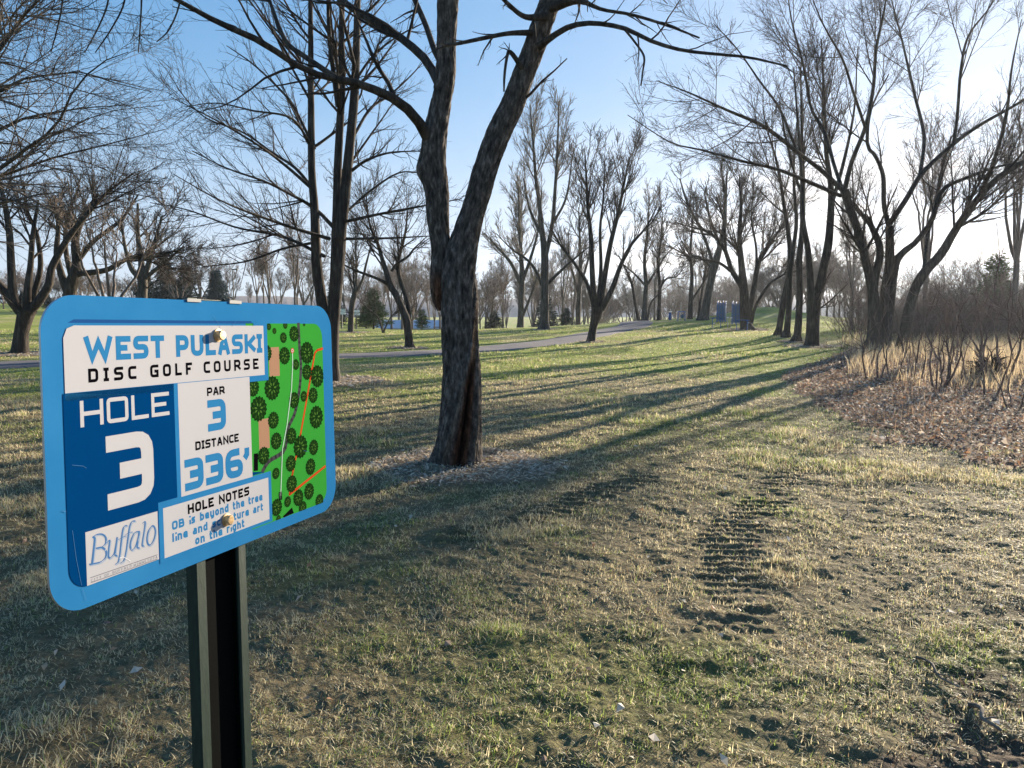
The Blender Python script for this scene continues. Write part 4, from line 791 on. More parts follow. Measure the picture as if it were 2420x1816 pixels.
g('r', .38, [(0, 0), (0, X_), (1, X_)]); g('l', .2, [(0, 1), (0, 0), (1, 0)]); g('a', .5, [(.1, X_), (1, X_, 1), (1, 0), (0, 0, 1), (0, .38, 1), (1, .38)]); g('u', .52, [(0, X_), (0, 0, 1), (1, 0), (1, X_)])
g('c', .46, [(1, X_), (0, X_, 1), (0, 0, 1), (1, 0)]); g('p', .52, [(0, -.28), (0, X_), (1, X_, 1), (1, 0, 1), (0, 0)]); g('g', .52, [(1, X_), (1, -.28, 1), (.1, -.28)], [(1, X_), (0, X_, 1), (0, 0, 1), (1, 0)]); g(' ', .34)
g('M', .8, [(0, 0), (0, 1), (.5, .3), (1, 1), (1, 0)]); g('Y', .6, [(0, 1), (.5, .45), (1, 1)], [(.5, .45), (.5, 0)])
def stroke(pts, closed, hw, ch):
    P = []
    n = len(pts)
    for i, p in enumerate(pts):
        v = np.array(p[:2])
        if len(p) == 3 and (closed or 0 < i < n - 1):
            a = np.array(pts[i - 1][:2]); b = np.array(pts[(i + 1) % n][:2]); da = a - v; db = b - v; la, lb = np.linalg.norm(da), np.linalg.norm(db)
            c = min(ch, la * .49, lb * .49)
            ea = da / la; eb = db / lb; P += [v + ea * c * (1 - q) ** 2 + eb * c * q ** 2 for q in (0, .25, .5, .75, 1)]
        else: P.append(v)
    n = len(P); L = []; Rr = []
    for i in range(n):
        d1 = P[i] - P[i - 1] if (i > 0 or closed) else P[1] - P[0]; d2 = P[(i + 1) % n] - P[i] if (i < n - 1 or closed) else P[i] - P[i - 1]
        d1 = d1 / (np.linalg.norm(d1) + 1e-12); d2 = d2 / (np.linalg.norm(d2) + 1e-12)
        n1 = np.array([-d1[1], d1[0]]); n2 = np.array([-d2[1], d2[0]]); m = n1 + n2; mm = np.linalg.norm(m)
        m = n1 if mm < .2 else m / mm; k = hw / max(.45, float(m @ n1))
        L.append(P[i] + m * k); Rr.append(P[i] - m * k)
    out = []
    for i in range(n if closed else n - 1): j = (i + 1) % n; out.append([tuple(Rr[i]), tuple(Rr[j]), tuple(L[j]), tuple(L[i])])
    return out
def text(name, s, x0, x1, y, h, thick, m, parent, lay, gap=.16, chm=.22):
    tot = sum(G[c][0] for c in s) + gap * (len(s) - 1); k = (x1 - x0) / tot; x = x0; hw = thick * h / 2; polys = []
    for c in s:
        w, sts = G[c]; W = w * k
        for st in sts:
            cl = st[-1] == 'c'; q = st[:-1] if cl else st; n = len(q)
            def mp(i, p):
                X = x + hw + p[0] * max(W - 2 * hw, 1e-5); Y = y + hw + p[1] * (h - 2 * hw); 
                if not cl and i in (0, n - 1):      # butt ends reach the letter box
                    o_ = q[1] if i == 0 else q[n - 2]; d = (p[0] - o_[0], p[1] - o_[1])
                    if abs(d[0]) < 1e-6 or abs(d[1]) > abs(d[0]) * 1.0:
                        if p[1] in (0, 1, X_): Y += hw * (1 if d[1] > 0 else -1)
                    elif p[0] in (0, 1): X += hw * (1 if d[0] > 0 else -1)
                return (X, Y) + tuple(p[2:])
            polys += stroke([mp(i, p) for i, p in enumerate(q)], cl, hw, chm * h)
        x += W + gap * k
    V = []; lp = []; sz = []; n = 0
    for j, p in enumerate(polys):      # neighbouring strokes overlap: separate heights by microns
        for s_, t_ in p: V.append(w3(s_, t_, LAY * lay + 2e-6 * (j % 23)))
        lp += [n, n + 1, n + 2, n + 3]; sz.append(4); n += 4
    o = bpy.data.objects.new(name, np_mesh(name, np.array(V), lp, sz, m, smooth=False)); COL.objects.link(o); o.parent = parent; return o
def tline(name, s, f, bl, br, tl, thick, m, parent, lay=15, gap=.16, chm=.22, xh=1):
    a, b, c = f(*bl), f(*br), f(*tl); y = (a[1] + b[1]) / 2; h = (c[1] - a[1]) / xh; return text(name, s, a[0], b[0], y, h, thick, m, parent, lay, gap, chm)
tline('title_lettering', 'WEST PULASKI', zz, (277, 390), (1133, 356), (262, 270), .25, ML, TITLE, gap=.11, chm=.26)
tline('subtitle_lettering', 'DISC GOLF COURSE', zz, (300, 492), (1115, 433), (297, 425), .23, MK, TITLE, gap=.36)
tline('hole_lettering', 'HOLE', zz, (262, 705), (688, 654), (258, 578), .16, MW, NAVY, gap=.10, chm=.12)
tline('hole_number', '3', zz, (393, 1092), (618, 1062), (383, 737), .22, MW, NAVY, chm=.3)
tline('par_lettering', 'PAR', zz, (868, 559), (952, 551), (867, 519), .24, MK, PARP, gap=.08)
tline('par_number', '3', zz, (873, 730), (960, 716), (868, 580), .24, ML, PARP, chm=.3)
tline('distance_lettering', 'DISTANCE', zz, (812, 817), (1020, 780), (811, 775), .24, MK, PARP, gap=.10)
tline('distance_number', "336'", zz, (763, 1003), (1070, 945), (760, 852), .25, ML, PARP, gap=.08, chm=.28)
tline('notes_heading', 'HOLE NOTES', zz, (776, 1118), (1070, 1040), (773, 1072), .25, MK, NOTE, gap=.13)
tline('notes_line', 'OB is beyond the tree', z3, (305, 1128), (1725, 704), (300, 990), .25, ML, NOTE, gap=.14)
tline('notes_line', 'line and sculpture art', z3, (310, 1318), (1733, 858), (305, 1182), .25, ML, NOTE, gap=.14)
tline('notes_line', 'on the right', z3, (670, 1370), (1440, 1112), (668, 1235), .25, ML, NOTE, gap=.14)
# script logo
def script(name, strokes, m, lay, off=(0, 0)):
    polys = []
    for pts in strokes:
        w = pts[0]; q = [z4(x + off[0], y + off[1]) for x, y in pts[1:]]; n = max(12, 6 * len(q)); c = catmull(np.c_[np.array(q), np.zeros(len(q))], n)[:, :2]
        for i in range(n - 1):
            d = c[i + 1] - c[i]; ang = math.atan2(d[1], d[0]); k = w * (.35 + .65 * abs(math.sin(ang - .35))) * .0000725; d = d / (np.linalg.norm(d) + 1e-9); nn = np.array([-d[1], d[0]]) * k; e = d * .0002
            polys.append([tuple(c[i] - nn - e), tuple(c[i + 1] - nn + e), tuple(c[i + 1] + nn + e), tuple(c[i] + nn - e)])
    V = []; lp = []; sz = []; n = 0
    for j, p in enumerate(polys):
        for s_, t_ in p: V.append(w3(s_, t_, LAY * lay + 2e-6 * (j % 29)))
        lp += [n, n + 1, n + 2, n + 3]; sz.append(4); n += 4
    o = bpy.data.objects.new(name, np_mesh(name, np.array(V), lp, sz, m, smooth=False)); COL.objects.link(o); o.parent = BUF
ST = [[17, (500, 572), (528, 590), (520, 700), (490, 970)], [10, (450, 985), (530, 968)], [13, (495, 575), (560, 535), (640, 530), (695, 580), (690, 670), (620, 730), (545, 742)], [15, (545, 742), (640, 730), (700, 790), (690, 880), (620, 945), (530, 970), (450, 985)],
      [13, (712, 660), (755, 622), (742, 740), (735, 860), (765, 885), (820, 820), (845, 720)], [14, (868, 575), (845, 740), (838, 840), (870, 855)],
      [13, (1020, 398), (975, 412), (950, 480), (925, 680), (905, 850), (880, 950), (838, 985)], [9, (888, 612), (950, 575), (1010, 555)],
      [13, (1142, 328), (1090, 340), (1055, 420), (1030, 600), (1000, 800), (965, 925), (915, 968)], [9, (985, 545), (1040, 510), (1100, 495)],
      [13, (1200, 485), (1130, 510), (1080, 610), (1065, 710), (1090, 768), (1140, 720), (1180, 600), (1200, 485)], [13, (1205, 485), (1185, 620), (1170, 725), (1205, 735)],
      [13, (1250, 365), (1290, 345), (1275, 480), (1245, 690), (1275, 705)], [14, (1395, 402), (1340, 480), (1318, 600), (1335, 680), (1375, 685), (1425, 600), (1445, 490), (1425, 415), (1395, 402)]]
script('logo_script_shadow', ST, MLs, 14.5, (14, 16)); script('logo_script', ST, MBs, 15)
flat('logo_rule', ribbon([z4(465, 1187), z4(1475, 840)], .0008) + ribbon([z4(470, 1262), z4(1475, 905)], .0008), 14.6, MGry, BUF)
tline('logo_small_print', 'CITY OF BUFFALO', z4, (475, 1240), (1085, 1035), (472, 1200), .13, MGry, BUF, gap=.42)
tline('logo_small_print', 'MINNESOTA', z4, (1120, 1018), (1475, 895), (1118, 978), .13, MGry, BUF, gap=.42)
# scratches in the print
MSc = smat('scratch_pale', (.09, .22, .42)); MSw = smat('scratch_white', (.95, .95, .95))
for nm, pts, w_, m_, par in (('scratch', [z4(192, 470), z4(250, 900), z4(330, 1300)], .00035, MSc, NAVY), ('scratch', [z4(345, 1345), z4(398, 1520)], .00035, MSc, PANEL), ('scratch', [z4(905, 890), z4(950, 872), z4(985, 885), z4(1072, 938)], .0006, MSw, BUF), ('scratch', [z4(45, 178), z4(95, 192)], .0006, MSc, PANEL),
     ('scratch', [zz(895, 175), zz(925, 215), zz(930, 238)], .0004, MSc, PANEL), ('scratch', [zz(1010, 195), zz(985, 228)], .0003, MSc, PANEL), ('scratch', [zz(222, 890), zz(275, 895), zz(290, 905)], .0004, MSc, NAVY), ('scratch', [zz(1330, 820), zz(1352, 826)], .0004, MSc, PANEL)):
    flat(nm, ribbon(pts, w_), 19, m_, par)
# bolts
M_BR = mat('brass_bolt', (.60, .42, .22), .42, .65)
def bolt(px, py):
    s, t = px_st(px, py); T_ = []; prof = [(.0, .0002), (.0078, .0002), (.0078, .0015), (.0060, .0018), (.0060, .0066), (.0052, .0078), (0, .0081)]
    V = []; k = 20
    for r_, h_ in prof:
        for i in range(k): a = 2 * math.pi * i / k; V.append(w3(s + r_ * math.cos(a), t + r_ * math.sin(a), LAY * 20 + h_))
    idx = np.arange(len(prof) * k).reshape(len(prof), k); nx = np.roll(idx, -1, 1); Q = np.stack([idx[:-1], nx[:-1], nx[1:], idx[1:]], -1).reshape(-1, 4)
    o = link_mesh('bolt', np_mesh('bolt', np.array(V), Q, np.full(len(Q), 4), M_BR, smooth=False), S_ROOT)
    # raised marks on the head
    pol = []
    for i in range(9):
        a = 2 * math.pi * i / 9; u = (math.cos(a), math.sin(a)); pol.append([(s + u[0] * .0018 - u[1] * .0004, t + u[1] * .0018 + u[0] * .0004), (s + u[0] * .0018 + u[1] * .0004, t + u[1] * .0018 - u[0] * .0004), (s + u[0] * .0046 + u[1] * .0005, t + u[1] * .0046 - u[0] * .0005), (s + u[0] * .0046 - u[1] * .0005, t + u[1] * .0046 + u[0] * .0005)])
    flat('head_marks', pol, 20 + .00825 / LAY, M_BR, o)
bolt(60 + 918 / 2.0244, 660 + 270 / 2.0244); bolt(60 + 958 / 2.0244, 660 + 1152 / 2.0244)
# post: extruded channel with a deep slot facing the panel
p0 = px_st(467, 1336); p1 = px_st(493, 1325); p2 = px_st(566, 1298); p3 = px_st(587, 1290)
MP = mat('post_green', (.012, .024, .015), .6, spec=.4); t_ = NT(MP); v_ = t_.coords((1, 1, .3)); n_ = t_.noise(v_, 160, 4, .7); c_ = t_.ramp(n_, [(.35, (.006, .019, .012)), (.62, (.010, .028, .017)), (.78, (.03, .045, .032))]); t_.l(c_, t_.b.inputs['Base Color']); t_.bump(n_, .25, .002)
a0, a1, a2, a3 = p0[0], p1[0], p2[0], p3[0]; dp = .014; ch = .002
prof = [(a0, -ch), (a0 + ch, 0), (a1 - ch, 0), (a1, -ch), (a1, -dp + .002), (a2, -dp + .002), (a2, -ch), (a2 + ch, 0), (a3 - ch, 0), (a3, -ch), (a3, -dp), (a0, -dp)]
zt = SH + .003; V = []; k = len(prof)
zb_ = -(SO[2] + .3) / ub[2]
for tt in (zb_, zt):
    for s, n_ in prof: V.append(w3(s, tt, n_ - .0030))
lp = list(range(k - 1, -1, -1)) + list(range(k, 2 * k)); sz = [k, k]
for i in range(k): j = (i + 1) % k; lp += [i, j, j + k, i + k]; sz.append(4)
tag(link_mesh('post', np_mesh('post', np.array(V), lp, sz, MP, smooth=False), S_ROOT), 'dark green channel post with a deep slot')
V = [w3(s, tt, n_ - .0030) for tt in (zb_, zt - .001) for s, n_ in ((a1 + .0003, -ch * 2), (a1 + .0003, -dp + .0025), (a2 - .0003, -dp + .0025), (a2 - .0003, -ch * 2))]  # added near-black sheet: the slot's shade put in as colour
o = link_mesh('slot_shade', np_mesh('slot_shade', np.array(V), [1, 0, 4, 5, 2, 1, 5, 6, 3, 2, 6, 7], [4, 4, 4], mat('slot_shade_black', (.0025, .003, .0028), .9, spec=.05), smooth=False), S_ROOT); tag(o, 'black sheet added inside the post slot as painted shade')
MClip = mat('clip_grey', (.20, .20, .20), .6)
for sx in (a0 - .004, a3 - .022):     # pale folded clips on top of the panel
    V = [w3(s, t, n) for n in (-.006, .0015) for s, t in rp(sx, SH - .002, sx + .022, SH + .0018)]
    Q = [0, 3, 2, 1, 4, 5, 6, 7, 0, 1, 5, 4, 1, 2, 6, 5, 2, 3, 7, 6, 3, 0, 4, 7]
    link_mesh('clip', np_mesh('clip', np.array(V), Q, [4] * 6, MClip, smooth=False), S_ROOT)
# ------------------------------------------------------------------ background trees, brush, conifers
def copy_tree(root, loc, rz, sc, label, group):
    r = root.copy(); COL.objects.link(r); r.location = loc; r.rotation_euler = (0, 0, rz); r.scale = (sc[0], sc[0], sc[1]); r['label'] = label; r['group'] = group
    for ch in root.children:
        c = ch.copy(); COL.objects.link(c); c.parent = r
    return r
def proto(name, label, cat, seed, H, r0, fork, ns, spread, lv, mt, mw, group, lean=.0, trunk=True):
    rs = np.random.default_rng(seed); root = empty(name, (0, 0, 0)); tag(root, label, cat, group)
    if 'Lref' in lv[0]: lv[0]['Lref'] = (H - fork) * .8
    N = 14; T = Tubes(); stems = []
    if trunk:
        P = np.zeros((N, 3)); P[:, 2] = np.linspace(-.25, fork, N); P[:, 0] = lean * P[:, 2]; r = r0 * np.linspace(1.05, .85, N); r[0] *= 1.4; r[1] *= 1.15; T.add(P[None], r[None], 8); top = P[-1]
    else: top = np.zeros(3)
    for k in range(ns):
        a = 2 * math.pi * (k + rs.random() * .6) / ns; s = np.linspace(0, 1, N); L = (H - fork) * rs.uniform(.75, 1.05); sp_ = spread * rs.uniform(.5, 1.2) * (0 if (k == 0 and ns > 2 and trunk) else 1)
        w = np.cumsum(rs.normal(0, .02 * L, (N, 2)), axis=0) * s[:, None]
        off = 0 if trunk else .02 * rs.random()
        P = np.stack([top[0] + math.cos(a) * (off + sp_ * L * s ** .8) + w[:, 0], top[1] + math.sin(a) * (off + sp_ * L * s ** .8) + w[:, 1], top[2] - (.1 if trunk else .15) + L * s], -1)
        r = r0 * (.62 if trunk else 1) * (1 - .9 * s); T.add(P[None], r[None], 6); stems.append((P[2 if trunk else 1:], r[2 if trunk else 1:]))
    link_mesh('trunk' if trunk else 'stems', T.mesh('trunk', mt), root)
    C = Tubes(); crown_from(stems, rs, lv, C); link_mesh('crown' if trunk else 'twigs', C.mesh('crown', mw), root)
    return root
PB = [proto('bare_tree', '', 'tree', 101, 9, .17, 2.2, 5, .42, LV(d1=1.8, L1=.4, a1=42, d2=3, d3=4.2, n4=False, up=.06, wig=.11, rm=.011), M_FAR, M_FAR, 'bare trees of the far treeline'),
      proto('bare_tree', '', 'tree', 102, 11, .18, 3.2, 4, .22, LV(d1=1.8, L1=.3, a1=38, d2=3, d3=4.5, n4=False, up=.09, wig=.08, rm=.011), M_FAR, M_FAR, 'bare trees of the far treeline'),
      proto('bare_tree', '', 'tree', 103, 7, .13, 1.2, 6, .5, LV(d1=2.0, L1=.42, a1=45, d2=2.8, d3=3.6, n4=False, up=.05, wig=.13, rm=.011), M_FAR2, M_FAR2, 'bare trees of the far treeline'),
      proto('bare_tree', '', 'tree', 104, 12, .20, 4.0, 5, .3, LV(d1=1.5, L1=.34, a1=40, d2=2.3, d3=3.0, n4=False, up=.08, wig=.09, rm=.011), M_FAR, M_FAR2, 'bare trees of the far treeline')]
used = set()
def put(protos, k, x, y, H, wk, label, group, name=None):
    p = protos[k]; base = {0: 9, 1: 11, 2: 7, 3: 12}.get(k, 1) if protos is PB else 1
    s = H / base; loc = (x, y, gz(x, y)); rz = rb.uniform(0, 6.28)
    key = (id(protos), k)
    if key not in used:
        used.add(key); p.location = loc; p.rotation_euler = (0, 0, rz); p.scale = (s * wk, s * wk, s); p['label'] = label; p['group'] = group; return p
    return copy_tree(p, loc, rz, (s * wk, s), label, group)
rb = random.Random(12)
# far belt: (px range, D range, count, top pixel range, kinds, label)
BELT = [((-60, 330), (85, 135), 20, (640, 690), (0, 2, 2), 'hazy bare tree in the far treeline left of the sign'),
        ((330, 820), (80, 130), 22, (590, 680), (0, 1, 3), 'bare tree in the far treeline seen above the sign'),
        ((820, 1130), (80, 125), 17, (615, 695), (0, 1, 2), 'reddish bare tree in the far treeline behind the forked trunk'),
        ((1130, 1420), (80, 120), 18, (600, 700), (0, 1, 3), 'bare tree in the treeline left of the path crest'),
        ((1400, 1800), (100, 150), 20, (655, 712), (0, 2), 'small far bare tree below the bright sky gap'),
        ((1780, 2060), (60, 85), 22, (590, 680), (0, 2, 3), 'bare tree behind the row of dark trunks')]
for (p0_, p1_), (d0, d1), n, (v0, v1), kinds, lab in BELT:
    for i in range(n):
        px = p0_ + (p1_ - p0_) * (i + rb.random()) / n; D = rb.uniform(d0, d1); x = (px - CX) / F * D; z = gz(x, D)
        ztop = EYE + (731 - rb.uniform(v0, v1)) / F * D; H = max(3.5, ztop - z); put(PB, rb.choice(kinds), x, D, H, rb.uniform(.8, 1.15) * (1.25 if H < 6 else 1), lab, 'far trees: ' + lab)
# nearer background trees that can be told apart
for px, D, vt, k, wk, lab in [(640, 60, 560, 1, .9, 'slim bare tree between the lamp post and the triple stem tree'), (700, 58, 520, 3, .7, 'tall bare tree close behind the triple stem tree'), (975, 66, 640, 2, 1, 'grey bare tree in front of the pale shed roof'), (905, 70, 655, 0, 1, 'bare tree behind the small V forked tree'),
                         (1160, 66, 650, 2, 1.1, 'reddish bushy bare tree just right of the forked trunk'), (1330, 62, 560, 1, .8, 'bare tree between the tallest tree and the vase shaped tree'), (1545, 62, 560, 1, .7, 'bare tree behind the slender crest tree'), (200, 62, 640, 0, 1.2, 'round bare tree beyond the left lawn'), (90, 75, 640, 2, 1.2, 'dark bare tree beyond the low forked tree'),
                         (262, 28, 470, 0, 1.1, 'bare tree crowding behind the low forked tree'), (2180, 36, 330, 3, .8, 'bare tree rising from the brush behind the huge tree'), (2390, 32, 250, 3, .8, 'bare tree rising from the brush at the right edge'), (2010, 40, 480, 1, .7, 'thin bare tree between the row and the huge tree'), (1650, 64, 600, 0, .9, 'bare tree behind the leaning ridge trunk')]:
    x = (px - CX) / F * D; z = gz(x, D); put(PB, k, x, D, EYE + (731 - vt) / F * D - z, wk, lab, 'single background trees')
# ---- brush -------------------------------------------------------
SB_ = [proto('brush_shrub', '', 'shrub', 201, 1, .009, 0, 9, .45, [dict(dens=9, t0=.1, ang=42, sd=14, L0=.5, lt=.3, rr=.6, N=6, wig=.16, up=.05, rmin=.0022), dict(dens=12, t0=.1, ang=42, sd=15, L0=.5, lt=.3, rr=.6, N=4, wig=.18, up=.03, rmin=.0016), dict(dens=14, t0=.1, ang=42, sd=15, L0=.6, lt=.3, rr=.6, N=3, wig=.2, up=.02, rmin=.0013)], M_BRUSH, M_BRUSH, '', trunk=False),
       proto('brush_shrub', '', 'shrub', 202, 1, .008, 0, 12, .6, [dict(dens=8, t0=.1, ang=40, sd=14, L0=.5, lt=.3, rr=.6, N=6, wig=.18, up=.03, rmin=.0022), dict(dens=11, t0=.1, ang=42, sd=15, L0=.5, lt=.3, rr=.6, N=4, wig=.18, up=.02, rmin=.0016), dict(dens=13, t0=.1, ang=42, sd=15, L0=.6, lt=.3, rr=.6, N=3, wig=.2, up=.0, rmin=.0013)], M_BRUSH, M_BRUSH, '', trunk=False)]
SB_.append(proto('brush_shrub', '', 'shrub', 203, 1, .007, 0, 10, .7, [dict(dens=7, t0=.1, ang=40, sd=14, L0=.5, lt=.3, rr=.6, N=6, wig=.16, up=.03, rmin=.002), dict(dens=12, t0=.1, ang=42, sd=15, L0=.5, lt=.3, rr=.6, N=4, wig=.18, up=.02, rmin=.0015)], M_TWIGG, M_TWIGG, '', trunk=False))
SAP = [proto('sapling', '', 'sapling', 211, 1, .014, 0, 2, .18, [dict(dens=4, t0=.3, ang=38, sd=12, L0=.4, lt=.3, rr=.6, N=6, wig=.12, up=.06, rmin=.004), dict(dens=7, t0=.15, ang=40, sd=12, L0=.5, lt=.3, rr=.6, N=4, wig=.15, up=.05, rmin=.0025)], M_BRUSH, M_BRUSH, '', trunk=False),
       proto('sapling', '', 'sapling', 212, 1, .012, 0, 3, .35, [dict(dens=4, t0=.3, ang=40, sd=12, L0=.4, lt=.3, rr=.6, N=6, wig=.15, up=.05, rmin=.004), dict(dens=7, t0=.15, ang=40, sd=12, L0=.5, lt=.3, rr=.6, N=4, wig=.15, up=.05, rmin=.0025)], M_BRUSH, M_BRUSH, '', trunk=False)]
for i in range(54):
    px = rb.uniform(1985, 2520); D = rb.uniform(34, 54)
    vt = rb.uniform(585, 700) if px > 2180 else rb.uniform(650, 710)
    x = (px - CX) / F * D; z = gz(x, D); put(SB_, rb.randrange(3), x, D, max(1.2, EYE + (731 - vt) / F * D - z), rb.uniform(.8, 1.2), 'tangled bare shrub in the dark brush thicket on the right', 'shrubs of the brush thicket')
for i in range(30):
    px = rb.uniform(2040, 2500); D = rb.uniform(27, 33); x = (px - CX) / F * D; put(SB_, rb.randrange(3), x, D, rb.uniform(1.2, 2.5), rb.uniform(1.0, 1.4), 'low bare shrub at the front of the dark brush thicket', 'low shrubs at the thicket front')
for i, (px, py, D, h, k, lab) in enumerate([(1999, 849, 20, 1.5, 1, 'sapling at the left tip of the tan grass'), (2045, 845, 19, 2.0, 0, 'whippy sapling behind the left tip of the tan grass'), (2068, 882, 16.5, 1.9, 1, 'crooked sapling leaning left out of the leaf litter'), (2123, 892, 16, 1.6, 0, 'bent sapling in front of the tan grass'), (2170, 882, 16.5, 1.7, 1, 'forked sapling in the middle of the tan grass'),
     (2215, 928, 14, 1.5, 0, 'straight dark sapling standing in the leaf litter'), (2228, 911, 15, 2.2, 1, 'tall branching sapling right of the straight dark one'), (2246, 903, 15.3, 1.8, 0, 'thin sapling behind the leaf litter'), (2284, 900, 15.6, 1.6, 1, 'curving sapling left of the dark root clump'), (2342, 951, 13.2, 1.7, 0, 'sapling in front of the dark root clump'), (2376, 894, 16, 2.4, 1, 'tall sapling right of the dark root clump'),
     (2407, 990, 12, 1.25, 1, 'nearest black sapling at the right edge, forked at the top'), (2330, 860, 18, 3.0, 0, 'slanting pale stemmed sapling over the root clump'), (2420, 870, 18, 3.2, 1, 'slanting sapling at the right edge of the tan grass'), (2250, 850, 19, 2.8, 1, 'leaning sapling before the dark thicket'), (2160, 846, 20, 2.4, 0, 'upright sapling at the foot of the huge tree')]):
    x = (px - CX) / F * D; put(SAP, k, x, D, h, rb.uniform(.8, 1.3), lab, 'saplings in the leaf litter')
# dark root clump
rs = np.random.default_rng(9); b = at(2335, 880, 16.5); cz = gz(b[0], b[1]); n = 160; d = rs.normal(size=(n, 3)); d[:, 2] = np.abs(d[:, 2]) * .7; d /= np.linalg.norm(d, axis=1, keepdims=True)
P = np.zeros((n, 6, 3)); P[:, 0] = rs.normal(0, .08, (n, 3)) + np.array([0, 0, .12])
for k in range(1, 6): d += rs.normal(0, .28, (n, 3)); d /= np.linalg.norm(d, axis=1, keepdims=True); P[:, k] = P[:, k - 1] + d * .085
P[:, :, 2] = np.maximum(P[:, :, 2], .0); P += np.array([b[0], b[1], cz]); 
tag(link_mesh('root_clump', Tubes().add(P, np.linspace(.022, .006, 6)[None] * np.ones((n, 1)), 5).mesh('root_clump', M_BARK)), 'dark tangled clump of roots sitting among the tan grass', 'root clump')
# fallen sticks on the lawn
for (pa, pb, w, lab) in [((1612, 1002), (1670, 1018), .012, 'forked fallen stick lying on the shaded lawn near the litter edge'), ((1992, 1230), (2018, 1207), .010, 'short straight stick on the lawn left of the pale scrap'), ((2165, 1558), (2260, 1625), .012, 'bare stick lying at the muddy patch'), ((2290, 1672), (2358, 1730), .018, 'curved pale root stub sticking out of the mud')]:
    a = ground_at(*pa); c = ground_at(*pb); L = np.linalg.norm(c - a); s = np.linspace(0, 1, 9)[:, None]; P = a * (1 - s) + c * s; P[:, 2] = HT(P[:, 0], P[:, 1]) + w * .5 + .02 * np.sin(s[:, 0] * 3.1); P[:, 0] += .02 * np.sin(s[:, 0] * 7)
    tb = Tubes().add(P[None], (w * np.linspace(.6, .35, 9))[None], 6); q = P[4:] .copy(); q[:, 1] += np.linspace(0, .12, 5) * L; q[:, 2] = HT(q[:, 0], q[:, 1]) + np.linspace(.01, .05, 5); tb.add(q[None], (w * np.linspace(.4, .15, 5))[None], 5)
    tag(link_mesh('fallen_stick', tb.mesh('fallen_stick', M_TWIGG)), lab, 'stick', 'sticks on the lawn')
# ---- conifers ------------------------------------------------------
def conifer(seed, wide, nb, m, droop, open_):
    rs = np.random.default_rng(seed); root = empty('conifer', (0, 0, 0)); tag(root, '', 'conifer')
    P = np.zeros((10, 3)); P[:, 2] = np.linspace(-.03, 1, 10); link_mesh('trunk', Tubes().add(P[None], (.022 * np.linspace(1, .1, 10))[None], 7).mesh('trunk', M_BARK), root)
    t = rs.uniform(.06, .99, nb) ** .9; a = rs.uniform(0, 6.283, nb); L = wide * (1 - t) ** .8 * rs.uniform(.45, 1.25, nb) + .02; 
    X = []; S = []; A = []
    for ti, ai, li in zip(t, a, L):
        k = max(5, int(li / wide * 46 * open_)); s = rs.random(k) ** .7; u = np.array([math.cos(ai), math.sin(ai)]); z = ti - droop * li * s + .12 * li * s ** 2
        o = rs.normal(0, .028, (k, 3)) * (1.2 - s[:, None] * .5); X.append(np.stack([u[0] * li * s, u[1] * li * s, z], -1) + o)
    X = np.concatenate(X); n = len(X); d = X.copy(); d[:, 2] = 0; d /= np.linalg.norm(d, axis=1, keepdims=True) + 1e-6; d += rs.normal(0, .55, (n, 3)); d /= np.linalg.norm(d, axis=1, keepdims=True)
    v = np.cross(d, rs.normal(size=(n, 3))); v /= np.linalg.norm(v, axis=1, keepdims=True); l = rs.uniform(.03, .065, (n, 1)); w = l * .17
    V = np.stack([X - v * w, X + v * w, X + d * l], 1).reshape(-1, 3); T = np.arange(n * 3).reshape(-1, 3)
    link_mesh('crown', np_mesh('crown', V, T, np.full(n, 3), m, smooth=False), root); return root
M_SPR = mat('spruce_needles', (.035, .055, .038), .7, spec=.2); M_BLU = mat('blue_spruce_needles', (.055, .085, .085), .7, spec=.2); M_PIN = mat('pine_needles', (.075, .105, .035), .7, spec=.2)
CON = [conifer(301, .27, 300, M_SPR, .25, .8), conifer(302, .30, 380, M_BLU, .2, 1.2), conifer(303, .34, 200, M_PIN, -.05, 1.2)]
for px, D, vt, k, wk, lab in [(398, 88, 612, 0, 1.15, 'broad dark spruce above the sign, left of the pair'), (441, 85, 628, 0, 1.15, 'broad dark spruce above the sign, right of the pair'), (350, 92, 640, 0, 1.2, 'dark spruce half hidden behind the rounded bare tree'), (517, 84, 641, 1, 1.1, 'blue green spruce standing clear above the sign'),
                          (884, 64, 683, 2, 1.3, 'open dark pine beyond the small V forked tree'), (866, 72, 725, 2, 1.6, 'low sunlit green pine left of the open dark pine'), (790, 75, 668, 0, 1.2, 'dark spruce beside the upright park tree'), (998, 61, 730, 2, 1.2, 'little light green pine before the pale shed'), (1168, 66, 735, 0, 2.0, 'low dark spruce right of the forked trunk'),
                          (1338, 58, 728, 0, 1.7, 'ragged dark evergreen left of the vase shaped tree'), (1285, 60, 745, 0, 1.8, 'low evergreen at the foot of the tallest tree'), (1990 - 700, 90, 700, 0, 1.3, 'dark evergreen far behind the tallest tree'), (2345, 40, 600, 2, 1.0, 'shadowy spruce behind the thicket near the right edge'), (2500, 44, 600, 2, 1.1, 'dark spruce past the right edge of the thicket'), (60, 100, 690, 0, 1.6, 'dark evergreen at the far left field edge'), (120, 96, 695, 0, 1.6, 'low dark evergreen right of the far parked cars')]:
    x = (px - CX) / F * D; z = gz(x, D); put(CON, k, x, D, EYE + (731 - vt) / F * D - z, wk, lab, 'evergreens')
